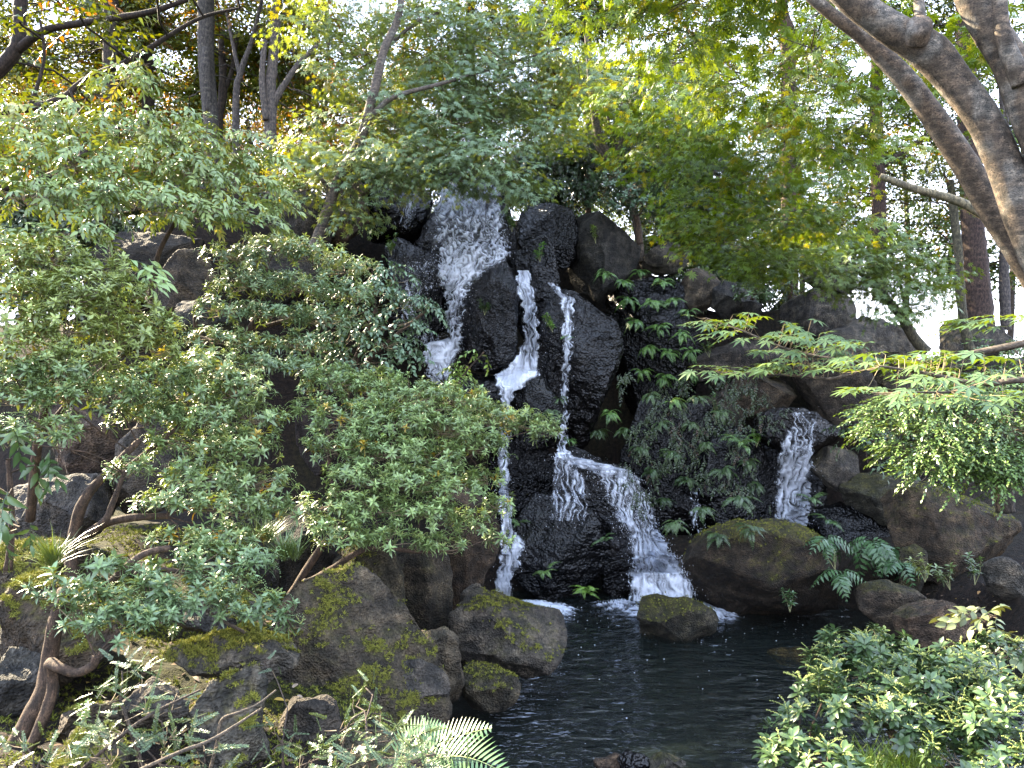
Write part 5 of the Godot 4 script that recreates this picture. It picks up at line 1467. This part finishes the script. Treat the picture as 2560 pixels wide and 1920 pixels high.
	plant("shrub", "dark small-leaved evergreen reaching towards the main fall's foot", "shrub", P(345, 400, 8.0), [[[345, 400, 8, 4], [356, 360, 8, 3.2], [376, 310, 8, 2.2]], [[352, 376, 8, 2.6], [390, 340, 8, 2], [425, 312, 8.1, 1.2]]], [[372, 268, 8.0, 24, 10], [395, 278, 8.0, 24, 10], [365, 292, 7.9, 36, 11], [400, 304, 8, 30, 10], [424, 310, 8.1, 18, 7], [350, 316, 7.8, 34, 10], [392, 326, 7.9, 34, 9], [345, 340, 7.7, 34, 9], [385, 345, 7.8, 34, 9], [410, 352, 7.9, 16, 8], [360, 362, 7.6, 36, 8], [310, 348, 7.6, 28, 8], [330, 368, 7.5, 24, 7]], o)
	o = common.duplicate()
	o.merge({"buds": 0.0, "leaves": L.camellia, "dens": 70.0, "spin": false, "hang": 0.3, "tint": [Color(0.12, 0.2, 0.04), Color(0.16, 0.25, 0.05)], "part": "leaf_spray"}, true)
	plant("shrub", "upright young shoot with yellow-green leaves before the black block", "shrub", P(462, 392, 8.0), [[[452, 394, 8, 1], [466, 372, 8, 0.9], [484, 352, 8, 0.6]]], [[468, 364, 8, 12, 6], [482, 352, 8, 10, 5], [456, 374, 8, 12, 6], [446, 386, 7.8, 16, 6]], o)
	# right of the top: dark hedge, round-leaved shrub
	o = common.duplicate()
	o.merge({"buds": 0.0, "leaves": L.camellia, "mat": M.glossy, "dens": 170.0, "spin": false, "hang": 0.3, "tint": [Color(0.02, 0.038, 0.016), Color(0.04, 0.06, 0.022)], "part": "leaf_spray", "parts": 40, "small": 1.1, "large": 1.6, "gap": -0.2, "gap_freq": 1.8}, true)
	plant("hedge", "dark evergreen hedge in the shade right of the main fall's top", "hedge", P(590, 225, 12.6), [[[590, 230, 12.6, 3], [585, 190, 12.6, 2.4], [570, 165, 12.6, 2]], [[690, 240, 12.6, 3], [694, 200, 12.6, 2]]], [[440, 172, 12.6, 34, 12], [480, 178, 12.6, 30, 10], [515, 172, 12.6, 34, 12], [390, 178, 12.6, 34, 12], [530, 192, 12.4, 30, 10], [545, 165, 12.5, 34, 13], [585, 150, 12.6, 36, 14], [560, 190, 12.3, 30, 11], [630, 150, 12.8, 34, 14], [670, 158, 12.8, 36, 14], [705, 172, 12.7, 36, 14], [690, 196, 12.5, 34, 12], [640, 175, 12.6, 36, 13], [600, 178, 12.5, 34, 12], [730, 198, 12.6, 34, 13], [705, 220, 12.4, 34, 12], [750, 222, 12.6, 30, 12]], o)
	o = common.duplicate()
	o.merge({"buds": 0.0, "leaves": L.rhodo, "mat": M.glossy, "dens": 78.0, "up": 0.35, "tint": [Color(0.045, 0.085, 0.05), Color(0.075, 0.125, 0.07)], "parts": 160}, true)
	plant("shrub", "round-leaved shrub on the grey rock behind the bent maple's stem", "shrub", P(640, 240, 11.3), [[[640, 244, 11.3, 3], [636, 215, 11.3, 2.2]]], [[606, 180, 11.2, 18, 8], [604, 196, 11.1, 20, 9], [630, 188, 11.2, 26, 10], [660, 182, 11.3, 28, 10], [645, 205, 11.1, 30, 10], [676, 200, 11.2, 26, 10], [620, 208, 11.1, 20, 8], [668, 218, 11.1, 26, 8], [640, 170, 11.4, 26, 8], [690, 186, 11.3, 18, 8]], o)
	o = common.duplicate()
	o.merge({"buds": 0.0, "leaves": L.rhodo, "mat": M.glossy, "dens": 70.0, "tint": [Color(0.06, 0.10, 0.045), Color(0.1, 0.15, 0.06)]}, true)
	plant("shrub", "leathery-leaved shrub rooted in the cliff beside the wedge rock", "shrub", P(752, 300, 11.2), [[[752, 300, 11.2, 2], [758, 285, 11.1, 1.6]]], [[736, 268, 11.1, 22, 8], [752, 292, 10.9, 22, 8], [774, 280, 11.0, 22, 8], [770, 300, 10.9, 14, 6]], o)
	o = common.duplicate()
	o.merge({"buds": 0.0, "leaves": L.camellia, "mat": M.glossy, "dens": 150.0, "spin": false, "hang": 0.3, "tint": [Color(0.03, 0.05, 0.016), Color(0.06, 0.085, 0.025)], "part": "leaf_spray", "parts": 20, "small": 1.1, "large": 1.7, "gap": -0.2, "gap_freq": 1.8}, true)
	plant("bush", "low dark bush closing the view behind the upper right stones", "shrub", P(735, 300, 13.2), [[[735, 310, 13.2, 3], [738, 270, 13.2, 2]]], [[660, 245, 13.2, 30, 12], [695, 250, 13.2, 32, 13], [730, 262, 13.2, 32, 13], [765, 290, 13.3, 30, 12], [700, 275, 13, 32, 12], [740, 292, 13, 32, 12], [800, 305, 13.2, 26, 9]], o)
	o = common.duplicate()
	o.merge({"buds": 0.0, "leaves": L.far, "mat": M.maple, "dens": 50.0, "tint": [Color(0.1, 0.13, 0.015), Color(0.16, 0.17, 0.015)], "small": 0.6, "large": 0.9, "parts": 0, "spin": false, "hang": 0.3}, true)
	plant("bush", "sunlit yellow bush behind the gap left of the balanced block", "shrub", P(790, 290, 12.8), [[[790, 300, 12.8, 2], [792, 270, 12.8, 1.6]]], [[780, 262, 12.7, 26, 12], [800, 276, 12.6, 16, 12], [765, 275, 12.6, 18, 9], [790, 240, 12.8, 22, 10]], o)
	# right: small-leaved shrub
	o = common.duplicate()
	o.merge({"buds": 0.0, "leaves": L.small, "mat": M.leaf, "dens": 430.0, "spin": false, "hang": 0.12, "up": 0.75, "tint": [Color(0.075, 0.135, 0.028), Color(0.12, 0.195, 0.04)], "part": "leaf_spray", "parts": 100, "gap": -0.3, "small": 0.8, "large": 1.3, "bark_color": Color(0.13, 0.11, 0.09)}, true)
	plant("shrub", "fine-leaved shrub on a single post-like stem at the right", "shrub", P(1004, 510, 5.2), [[[1006, 512, 5.2, 9], [1002, 480, 5.2, 8.5], [1000, 455, 5.2, 7], [985, 430, 5.2, 4]], [[1000, 455, 5.2, 4], [950, 446, 5.2, 2.6], [900, 440, 5.2, 1.6]]], [[885, 412, 5.3, 20, 6], [915, 404, 5.2, 34, 9], [960, 396, 5.1, 40, 10], [1005, 398, 5.0, 36, 10], [905, 428, 5.2, 40, 9], [950, 424, 5.0, 46, 11], [1000, 428, 4.9, 46, 12], [930, 450, 5.0, 44, 9], [975, 452, 4.9, 46, 11], [1015, 456, 4.8, 34, 11], [945, 470, 5.0, 34, 7], [990, 474, 4.9, 36, 9], [1015, 484, 4.8, 20, 8], [1000, 378, 5.4, 34, 8], [1010, 350, 5.6, 26, 8]], o)
	o = common.duplicate()
	o.merge({"buds": 0.0, "leaves": L.camellia, "mat": M.glossy, "dens": 90.0, "spin": false, "hang": 0.2, "up": 0.7, "tint": [Color(0.05, 0.085, 0.04), Color(0.085, 0.125, 0.06)], "part": "leaf_spray", "small": 0.6, "large": 0.9}, true)
	plant("shrub", "thin dark-leaved twigs reaching left over the right bank's recess", "shrub", P(930, 470, 6.6), [[[935, 472, 6.6, 1.6], [900, 450, 6.6, 1.2], [862, 438, 6.6, 0.8]]], [[850, 432, 6.6, 18, 5], [872, 426, 6.6, 20, 5], [892, 438, 6.5, 22, 6], [848, 446, 6.6, 12, 4], [900, 462, 6.4, 18, 4], [920, 476, 6.3, 20, 5], [868, 462, 6.5, 12, 3]], o)
	# the flowering bush of the lower right
	o = common.duplicate()
	o.merge({"leaves": L.front, "mat": M.glossy, "dens": 230.0, "up": 0.55, "tint": [Color(0.04, 0.075, 0.032), Color(0.07, 0.115, 0.045), Color(0.12, 0.15, 0.03), 0.06], "buds": 0.42, "bud_parts": 150, "parts": 300, "small": 0.6, "large": 0.95, "twigs": 0.45, "twig_r": 0.0016}, true)
	plant("shrub", "flowering bush with yellow-green racemes, lower right corner", "shrub", P(930, 840, 2.9), [[[930, 840, 2.9, 7], [915, 780, 2.9, 6], [890, 730, 3, 4]], [[930, 830, 2.9, 6], [970, 760, 2.9, 5], [990, 720, 2.9, 3]], [[880, 790, 2.8, 5], [840, 770, 2.8, 4], [800, 755, 2.85, 3]]], [[842, 648, 3.3, 26, 10], [878, 652, 3.3, 34, 12], [915, 662, 3.3, 36, 12], [955, 668, 3.2, 36, 12], [818, 668, 3.25, 20, 9], [850, 680, 3.15, 40, 14], [895, 688, 3.1, 44, 15], [940, 692, 3.1, 44, 15], [985, 698, 3.0, 40, 15], [1020, 704, 2.9, 34, 14], [822, 700, 3.0, 34, 13], [862, 714, 2.95, 42, 14], [910, 720, 2.9, 46, 15], [960, 728, 2.85, 46, 15], [1008, 736, 2.75, 42, 15], [800, 716, 3.0, 16, 9], [772, 735, 2.95, 18, 8], [800, 745, 2.85, 26, 10], [965, 764, 2.65, 44, 12], [1010, 770, 2.6, 40, 14], [780, 760, 2.8, 22, 8], [830, 768, 2.7, 30, 9], [1000, 650, 3.6, 26, 10]], o)
	o = common.duplicate()
	o.merge({"buds": 0.0, "leaves": L.camellia, "dens": 60.0, "spin": false, "hang": 0.15, "up": 0.7, "tint": [Color(0.09, 0.115, 0.045), Color(0.15, 0.17, 0.06)], "part": "leaf_spray", "small": 0.9, "large": 1.4}, true)
	plant("shrub", "thin broad-leaved plant at the right edge above the flowering bush", "shrub", P(1004, 680, 4.2), [[[1004, 682, 4.2, 2], [1000, 650, 4.2, 1.6], [985, 622, 4.2, 1]]], [[975, 616, 4.3, 18, 6], [1000, 612, 4.2, 22, 8], [985, 634, 4.2, 24, 8], [1015, 640, 4.1, 20, 9], [996, 656, 4.1, 22, 7]], o)

func make_wall_plants() -> void:
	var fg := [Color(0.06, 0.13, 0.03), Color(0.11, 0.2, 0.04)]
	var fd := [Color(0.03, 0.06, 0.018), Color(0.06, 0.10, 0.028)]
	# [u, v, fronds, size, bright]
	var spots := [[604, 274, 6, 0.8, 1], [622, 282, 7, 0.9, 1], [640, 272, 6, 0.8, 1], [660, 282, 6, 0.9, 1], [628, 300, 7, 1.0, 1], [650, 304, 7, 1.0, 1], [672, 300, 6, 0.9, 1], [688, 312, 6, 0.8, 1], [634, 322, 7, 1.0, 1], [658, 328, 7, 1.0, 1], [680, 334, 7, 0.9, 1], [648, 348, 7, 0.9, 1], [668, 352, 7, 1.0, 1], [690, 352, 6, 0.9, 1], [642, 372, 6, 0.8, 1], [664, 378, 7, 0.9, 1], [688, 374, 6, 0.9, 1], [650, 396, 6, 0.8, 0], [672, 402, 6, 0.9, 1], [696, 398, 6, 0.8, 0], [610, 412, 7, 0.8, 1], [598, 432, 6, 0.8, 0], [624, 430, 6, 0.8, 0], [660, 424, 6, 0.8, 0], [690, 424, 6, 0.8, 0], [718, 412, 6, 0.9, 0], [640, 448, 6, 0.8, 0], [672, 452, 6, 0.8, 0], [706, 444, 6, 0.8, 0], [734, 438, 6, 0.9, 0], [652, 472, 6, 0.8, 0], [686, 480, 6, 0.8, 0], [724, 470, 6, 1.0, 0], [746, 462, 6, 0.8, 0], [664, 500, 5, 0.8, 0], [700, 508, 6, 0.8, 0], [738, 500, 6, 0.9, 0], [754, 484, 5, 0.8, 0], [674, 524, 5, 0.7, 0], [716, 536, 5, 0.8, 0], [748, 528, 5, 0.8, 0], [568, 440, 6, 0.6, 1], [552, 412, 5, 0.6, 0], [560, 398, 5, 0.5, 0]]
	var rank := func(s) -> String:
		var row := int((s[1] - 268) / 27)
		var left := 1
		for q in spots:
			if int((q[1] - 268) / 27) == row and q[4] == s[4] and q[0] < s[0]:
				left += 1
		return "row %s from the top, %s from the left" % [["one", "two", "three", "four", "five", "six", "seven", "eight", "nine", "ten"][row], ["first", "second", "third", "fourth", "fifth", "sixth"][left - 1]]
	for s in spots:
		var d := 10.4
		var p := P(s[0], s[1], d)
		for it in 3:
			var z := front(p.x, p.y)
			if z > -30.0:
				p = P(s[0], s[1], -z)
		p.z += 0.03
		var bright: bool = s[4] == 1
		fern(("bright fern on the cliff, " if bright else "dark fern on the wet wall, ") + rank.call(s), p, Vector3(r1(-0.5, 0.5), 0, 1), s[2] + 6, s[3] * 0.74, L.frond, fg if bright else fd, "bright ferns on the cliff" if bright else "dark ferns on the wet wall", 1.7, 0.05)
	var holly := [[826, 540, 7, 0.9], [846, 552, 7, 1.0], [866, 540, 7, 1.0], [886, 548, 7, 1.1], [904, 536, 6, 0.9], [880, 570, 6, 0.9], [836, 572, 6, 0.8], [900, 562, 5, 0.8]]
	for s in holly:
		var p := P(s[0], s[1], 9.0)
		for it in 3:
			var z := front(p.x, p.y)
			if z > -30.0:
				p = P(s[0], s[1], -z)
		p.z += 0.05
		fern(["top left glossy fern of the right cleft, nearest the right fall", "glossy fern in the cleft, second from the left in its upper row", "glossy fern in the middle of the right cleft's upper row", "largest glossy fern, left of the upright mossy wedge", "glossy fern at the right cleft's upper right end", "glossy fern hanging low in the middle of the right cleft", "lowest left glossy fern, beside the large mossy boulder's end", "short glossy fern touching the upright mossy wedge"][holly.find(s)], p, Vector3(r1(-0.5, 0.5), 0, 1), s[2], s[3], L.holly, [Color(0.025, 0.06, 0.02), Color(0.045, 0.09, 0.03)], "glossy ferns in the right cleft", 1.8, 0.1, M.glossy)
	var single := [
		[586, 592, 8.3, 9, 0.62, [Color(0.12, 0.22, 0.03), Color(0.17, 0.29, 0.04)], "round bright fern standing in the pool before the dark boulder"],
		[545, 572, 8.5, 6, 0.5, [Color(0.08, 0.15, 0.03), Color(0.12, 0.19, 0.04)], "fern low on the big black boulder's front"],
		[518, 524, 9.0, 6, 0.55, [Color(0.05, 0.1, 0.025), Color(0.07, 0.13, 0.03)], "fern in the black hollow beside the lower left fall"],
		[604, 540, 8.7, 6, 0.45, [Color(0.04, 0.08, 0.025), Color(0.06, 0.11, 0.03)], "fern on the right shoulder of the big black boulder"],
		[566, 340, 10.0, 4, 0.35, [Color(0.08, 0.16, 0.03), Color(0.1, 0.2, 0.04)], "small fern left of the thin glassy stream"],
		[812, 500, 9.8, 6, 0.7, [Color(0.05, 0.1, 0.03), Color(0.07, 0.12, 0.03)], "fern hanging right of the right-hand fall"],
		[826, 522, 9.4, 6, 0.7, [Color(0.04, 0.09, 0.03), Color(0.06, 0.11, 0.03)], "fern below the small grey stone by the right fall"],
		[742, 446, 9.9, 7, 0.9, [Color(0.06, 0.12, 0.03), Color(0.09, 0.16, 0.04)], "large drooping fern just left of the right-hand fall"],
		[848, 416, 10.0, 5, 0.5, [Color(0.05, 0.1, 0.05), Color(0.07, 0.12, 0.06)], "small blue-green fern above the overhanging rock"]]
	for s in single:
		var p := P(s[0], s[1], s[2])
		fern(s[6], p, Vector3(0, 0, 1), s[3], s[4], L.frond, s[5], "", 2.4, 0.5)
	# leafy herbs on the wall
	var herbs := [
		[540, 262, 10.7, 0.25, "broad-leaved weed between the main fall and the squared rock", Color(0.09, 0.2, 0.04)],
		[512, 225, 10.8, 0.35, "leafy weed at the right end of the main fall's lip", Color(0.06, 0.12, 0.03)],
		[598, 240, 11.0, 0.25, "yellow-green tuft growing on the grey faceted rock", Color(0.12, 0.18, 0.03)],
		[553, 332, 10.1, 0.25, "pair of drooping leaves between second fall and thin stream", Color(0.11, 0.22, 0.03)],
		[484, 314, 9.9, 0.22, "small weed growing on the black block's face", Color(0.05, 0.09, 0.03)],
		[388, 252, 10.4, 0.3, "green weed beside the faint left trickle", Color(0.08, 0.15, 0.02)],
		[350, 236, 10.4, 0.5, "broad dark weed at the left maple's foot", Color(0.05, 0.10, 0.03)],
		[720, 424, 10.3, 0.4, "leafy weed on the wall under the pale square stone", Color(0.05, 0.10, 0.035)],
		[775, 452, 9.6, 0.3, "single bright leaves left of the overhanging rock", Color(0.1, 0.2, 0.03)],
		[950, 590, 6.7, 0.28, "small leafy plant above the pale pink-brown rock", Color(0.09, 0.13, 0.045)],
		[925, 582, 7.0, 0.25, "yellow-leaved small plant beside the upright mossy wedge", Color(0.15, 0.18, 0.04)],
		[975, 585, 6.9, 0.25, "low plant at the foot of the largest right bank rock", Color(0.07, 0.11, 0.04)],
		[720, 356, 10.6, 0.25, "small plant in the crack below the flat dark ledge", Color(0.06, 0.11, 0.035)],
		[790, 612, 7.2, 0.25, "small leaves hanging under the large mossy boulder", Color(0.04, 0.08, 0.03)],
		[835, 570, 7.5, 0.2, "tiny weeds on the large mossy boulder's right end", Color(0.08, 0.12, 0.04)],
		[84, 726, 3.25, 0.12, "small pale seedling before the small brown block", Color(0.13, 0.19, 0.06)],
		[172, 640, 4.2, 0.08, "tiny seedling on the moss by the low grey rock", Color(0.12, 0.18, 0.06)]]
	for h in herbs:
		var p := P(h[0], h[1], h[2])
		var z := front(p.x, p.y)
		if h[2] > 8.0 and z > -30.0:
			p.z = z + 0.02
		herb("weed", h[4], "plant", p, 3 if h[3] < 0.3 else 5, h[3], L.rhodo if h[3] > 0.2 else [L.pieris[0]], M.fern, [h[5], Color(h[5].r * 1.4, h[5].g * 1.4, h[5].b * 1.3)], 0.75 if h[3] > 0.2 else 0.4)
	# trailing growth that covers the dark wall
	var xfs := []
	for k in 2600:
		var u := r1(618, 768)
		var v := r1(372, 560)
		if nb.get_noise_2d(u * 0.03, v * 0.02) < -0.1 or (u > 752 and v > 440):
			continue
		var p := P(u, v, 10.0)
		var z := front(p.x, p.y)
		if z < -30.0:
			continue
		p = P(u, v, -z)
		p.z = minf(maxf(front(p.x, p.y), z), -9.2) + r1(0.0, 0.12)
		if z > -8.9:
			continue
		var b := facing(Vector3(r1(-0.5, 0.5), r1(0.1, 0.7), 1).normalized(), Vector3(r1(-1, 1), -1, 0.2))
		xfs.append(Transform3D(b.scaled(Vector3.ONE * r1(0.35, 0.75)), p))
	var vine := thing("creeper", "trailing creeper with small leaves over the dark wall", "creeper", P(690, 560, 10))
	scatter(vine, "leaf_spray", L.camellia + L.small, M.glossy, xfs, [Color(0.016, 0.028, 0.009), Color(0.035, 0.055, 0.017), Color(0.05, 0.03, 0.015), 0.12], 200)

func make_small() -> void:
	make_front_branch()
	# feathery evergreen sprays, bottom left
	var o := {"leaves": L.yew, "mat": M.leaf, "more": 2.1, "fat": 1.3, "dens": 420.0, "up": 0.25, "spin": false, "hang": -0.5, "tint": [Color(0.055, 0.095, 0.042), Color(0.10, 0.15, 0.06)], "part": "needle_spray", "parts": 180, "gap": -0.3, "gap_freq": 6.0, "twigs": 0.5, "twig_r": 0.0014, "tip": 0.0025, "most": 0.008, "small": 0.7, "large": 1.15}
	plant("yew", "feathery low evergreen before the square grey block, bottom left", "shrub", P(150, 830, 2.5), [[[150, 830, 2.5, 2.4], [140, 760, 2.5, 2], [120, 700, 2.55, 1.4]], [[60, 790, 2.4, 2.2], [110, 745, 2.4, 2], [150, 715, 2.45, 1.6], [200, 690, 2.5, 1]]], [[122, 668, 2.6, 16, 12], [140, 680, 2.6, 18, 12], [108, 700, 2.5, 24, 12], [145, 706, 2.5, 26, 13], [172, 700, 2.5, 16, 10], [125, 732, 2.45, 34, 13], [165, 735, 2.45, 32, 12], [110, 758, 2.4, 36, 13], [160, 762, 2.4, 36, 12], [205, 750, 2.4, 22, 9], [200, 772, 2.4, 30, 9]], o)
	plant("yew", "feathery evergreen tips in the bottom left corner", "shrub", P(30, 840, 2.3), [[[30, 840, 2.3, 2], [34, 770, 2.3, 1.4]]], [[24, 742, 2.35, 22, 9], [50, 748, 2.35, 22, 9], [15, 762, 2.3, 26, 9], [60, 768, 2.3, 26, 9]], o)
	plant("yew", "feathery evergreen mass left of the bottom fern", "shrub", P(380, 840, 2.5), [[[380, 840, 2.5, 2], [370, 770, 2.5, 1.6], [366, 720, 2.6, 1]]], [[366, 686, 2.8, 10, 9], [356, 704, 2.75, 18, 9], [380, 712, 2.75, 16, 8], [340, 730, 2.6, 22, 9], [375, 732, 2.6, 30, 10], [410, 738, 2.55, 26, 9], [350, 752, 2.5, 36, 10], [400, 756, 2.45, 40, 10], [436, 752, 2.45, 22, 9], [300, 764, 2.5, 30, 9], [360, 772, 2.4, 40, 9], [440, 772, 2.4, 34, 9]], o)
	plant("yew", "few upright evergreen sprigs beside the slanting slab's foot", "shrub", P(282, 780, 3.0), [[[284, 785, 3, 1.4], [282, 740, 3, 1]]], [[276, 730, 3.0, 9, 9], [288, 742, 3.0, 9, 9], [272, 748, 3.0, 10, 8], [264, 660, 3.2, 6, 6], [276, 676, 3.2, 6, 8]], o)
	# the large fern of the bottom edge: each frond with its own leaflets
	var root := thing("fern", "light green fern with three long fronds at the bottom centre", "fern", P(398, 790, 2.6))
	var mats := []
	for k in 3:
		var m := M.fern.duplicate() as StandardMaterial3D
		m.albedo_color = [Color(0.10, 0.18, 0.06), Color(0.12, 0.21, 0.07), Color(0.08, 0.15, 0.06)][k].linear_to_srgb()
		mats.append(m)
	for fdef in [[[398, 790, 2.6], [425, 738, 2.62], [492, 728, 2.55], 0.085], [[398, 790, 2.6], [440, 730, 2.5], [508, 776, 2.4], 0.115], [[396, 790, 2.65], [394, 730, 2.7], [446, 728, 2.7], 0.085], [[398, 790, 2.6], [420, 760, 2.45], [470, 800, 2.3], 0.09]]:
		var a := P(fdef[0][0], fdef[0][1], fdef[0][2])
		var b := P(fdef[1][0], fdef[1][1], fdef[1][2])
		var e := P(fdef[2][0], fdef[2][1], fdef[2][2])
		var pts := []
		var rad := []
		for k in 15:
			var t := k / 14.0
			pts.append(a.lerp(b, t).lerp(b.lerp(e, t), t))
			rad.append(lerpf(0.0024, 0.0006, t))
		var mb := MB.new()
		tube(mb, pts, rad, 5, Color(0.35, 0.4, 0.15))
		var fr := part("frond", mb.mesh(), M.twig, root)
		for k in 19:
			var t := 0.32 + 0.68 * (k + 0.5) / 19.0
			var p := a.lerp(b, t).lerp(b.lerp(e, t), t)
			var dir := ((b - a).lerp(e - b, t)).normalized()
			var across := dir.cross(Vector3(0, 0.75, 0.66)).normalized()
			for s in [-1.0, 1.0]:
				var ln: float = fdef[3] * pow(sin(PI * clampf(0.3 + 0.68 * (t - 0.32) / 0.68, 0, 1)), 0.8) * r1(0.92, 1.06)
				var x: Vector3 = (across * s + dir * 0.45 + Vector3.DOWN * 0.12).normalized()
				var up := x.cross(dir).normalized()
				if up.y + up.z < 0:
					up = -up
				var lb := MB.new()
				blade(lb, Transform3D(Basis(x, up, x.cross(up)), Vector3.ZERO), ln, 0.0095, 5, 0.15, 0.2, Color(0.9, 0.95, 0.9), 0.55)
				var l := MeshInstance3D.new()
				l.name = "leaflet"
				l.mesh = lb.mesh()
				l.material_override = mats[rng.randi() % 3]
				fr.add_child(l, true)
				l.position = p
	# grass behind the flowering bush
	var gx := []
	for k in 260:
		var p := P(r1(846, 940), r1(745, 800), r1(2.75, 3.2))
		gx.append(Transform3D(Basis(Vector3.UP, r1(0, TAU)).scaled(Vector3.ONE * r1(0.4, 0.7)), p + Vector3.DOWN * 0.06))
	var gr := thing("grass", "bright green grass showing through the flowering bush", "grass", P(890, 780, 2.8))
	gr.set_meta("kind", "stuff")
	scatter(gr, "blade", L.grass, M.fern, gx, [Color(0.12, 0.2, 0.02), Color(0.2, 0.27, 0.03)])
	for s in [[290, 558, 4.6, "grass clump under the low shrub near its crossing branches"], [52, 565, 4.1, "pale grass clump on the left mossy rock"], [752, 286, 10.8, "fine drooping grass on the buff cracked rock"], [264, 540, 5.4, "short dark grass on the moss above the black shaded rock"]]:
		var xs := []
		for k in 26:
			var p := P(s[0] + r1(-9, 9), s[1] + r1(-4, 4), s[2])
			xs.append(Transform3D(Basis(Vector3.UP, r1(0, TAU)).scaled(Vector3.ONE * r1(0.6, 1.1)), p))
		var t := thing("grass_clump", s[3], "grass", P(s[0], s[1], s[2]))
		scatter(t, "blade", L.grass, M.fern, xs, [Color(0.07, 0.11, 0.03), Color(0.12, 0.16, 0.05)])
	# bare twigs and a dead branch before the square block
	for s in [[[[140, 770, 2.3, 2.2], [180, 752, 2.3, 2], [215, 738, 2.35, 1.8], [262, 708, 2.4, 1.2]], "long bare twig rising to the right at the bottom left"], [[[210, 770, 2.5, 1.6], [218, 740, 2.5, 1.8], [222, 720, 2.5, 1.8], [240, 712, 2.5, 1.6], [258, 704, 2.55, 1.3], [276, 690, 2.6, 0.8]], "brown forked twig before the square grey block"], [[[332, 775, 2.6, 1.6], [342, 748, 2.6, 1.4], [350, 722, 2.6, 1], [364, 712, 2.6, 0.7]], "thin twig left of the bottom fern"], [[[258, 640, 4.2, 1.6], [240, 630, 4.1, 1.8], [225, 622, 4.0, 1.6], [200, 606, 3.9, 1.4]], "bare grey twig above the flat mossy slab"]]:
		var c := curve(s[0], 8)
		var mb := MB.new()
		tube(mb, c[0], c[1], 8, Color(0.24, 0.19, 0.14), 0.25)
		var t := thing("twig", s[1], "twig", c[0][0])
		part("stick", mb.mesh(), M.bark, t)
	# the post stub in the pool
	var st := MB.new()
	var sp := P(651, 617, 7.9)
	sp.y = 0.0
	tube(st, [sp + Vector3.DOWN * 0.3, sp, sp + Vector3.UP * 0.10], [0.075, 0.075, 0.07], 16, Color(0.10, 0.09, 0.08), 0.08)
	var so := thing("post_stub", "short dark post stub in the pool left of the low mossy rock", "post", sp)
	part("stub", st.mesh(), M.wet, so)
	# fallen leaves on moss, rocks and water
	var lg := "fallen leaves lying on the ground and rocks"
	for k in 70:
		var u: float
		var v: float
		if k < 40:
			u = r1(60, 330)
			v = r1(600, 740)
		elif k < 55:
			u = r1(880, 1015)
			v = r1(590, 640)
		else:
			u = r1(440, 560)
			v = r1(612, 650)
		var ray := P(u, v, 1.0) - Vector3(0, EYE, 0)
		var at := Vector3.ZERO
		var hit := false
		for s in 400:
			at = Vector3(0, EYE, 0) + ray * (2.6 + s * 0.015)
			if at.y < ground(at.x, at.z) + 0.005:
				hit = true
				break
		if not hit or at.y < 0.1:
			continue
		var m := MeshInstance3D.new()
		m.name = numbered("fallen_leaf")
		m.mesh = L.single[k % 3]
		var mat := M.moss.duplicate() as StandardMaterial3D
		mat.albedo_color = [lin(0.3, 0.17, 0.07), lin(0.38, 0.26, 0.06), lin(0.18, 0.09, 0.05), lin(0.33, 0.25, 0.18)][k % 4]
		m.material_override = mat
		add_child(m)
		m.transform = Transform3D((Basis(Vector3.UP, r1(0, TAU)) * Basis(Vector3.RIGHT, r1(-0.4, 0.4))).scaled(Vector3.ONE * r1(0.5, 0.9)), at + Vector3.UP * 0.015)
		tag(m, "fallen brown or yellow leaf lying on the bank", "leaf", lg)
	var mx := []
	for k in 26000:
		var x := r1(-4.2, -0.2)
		var z := r1(-7.4, -2.9)
		var y := ground(x, z)
		if y < 0.12 or na.get_noise_2d(x * 1.3 + 7.0, z * 1.3) + 0.4 * na.get_noise_2d(x * 6.0, z * 6.0) < -0.05:
			continue
		mx.append(Transform3D(Basis(Vector3.UP, r1(0, TAU)).scaled(Vector3.ONE * r1(0.8, 1.9)), Vector3(x, y - 0.003, z)))
	var mo := thing("moss", "green moss carpet on the ground between the left bank rocks", "moss", Vector3(-2, 0.8, -5))
	mo.set_meta("kind", "stuff")
	scatter(mo, "tuft", L.tuft, M.moss, mx, [Color(0.09, 0.105, 0.018), Color(0.16, 0.16, 0.025)])
	var lx := []
	for k in 3000:
		var x := r1(-4.2, 0.0) if k % 3 else r1(3.0, 6.0)
		var z := r1(-6.5, -2.6) if k % 3 else r1(-8.5, -5.5)
		var y := ground(x, z)
		if y < 0.1:
			continue
		lx.append(Transform3D((Basis(Vector3.UP, r1(0, TAU)) * Basis(Vector3.RIGHT, r1(-0.5, 0.5)) * Basis(Vector3.BACK, r1(-0.3, 0.3))).scaled(Vector3.ONE * r1(0.25, 0.6)), Vector3(x, y + 0.008, z)))
	var li := thing("leaf_litter", "dry brown leaf litter between the rocks of both banks", "litter", Vector3(-2, 0.8, -4))
	li.set_meta("kind", "stuff")
	scatter(li, "scrap", L.single, M.moss, lx, [Color(0.045, 0.03, 0.02), Color(0.10, 0.066, 0.042), Color(0.17, 0.11, 0.04), 0.06])
	# specks of foam and bits floating on the pool
	var xf := []
	for k in 260:
		var x := r1(0.0, 3.2)
		var z := r1(-8.6, -5.2)
		if rng.randf() > exp(-(z + 8.6) * 0.8):
			continue
		var s := r1(0.003, 0.008)
		xf.append(Transform3D(Basis.from_scale(Vector3(s, s * 0.5, s)), Vector3(x, 0.012, z)))
	var fl := thing("floating_foam", "white specks of foam drifting on the dark pool", "foam", Vector3(1.5, 0, -7.5))
	fl.set_meta("kind", "stuff")
	drop_cloud(fl, xf)
	for c in fl.get_children():
		c.name = "specks"
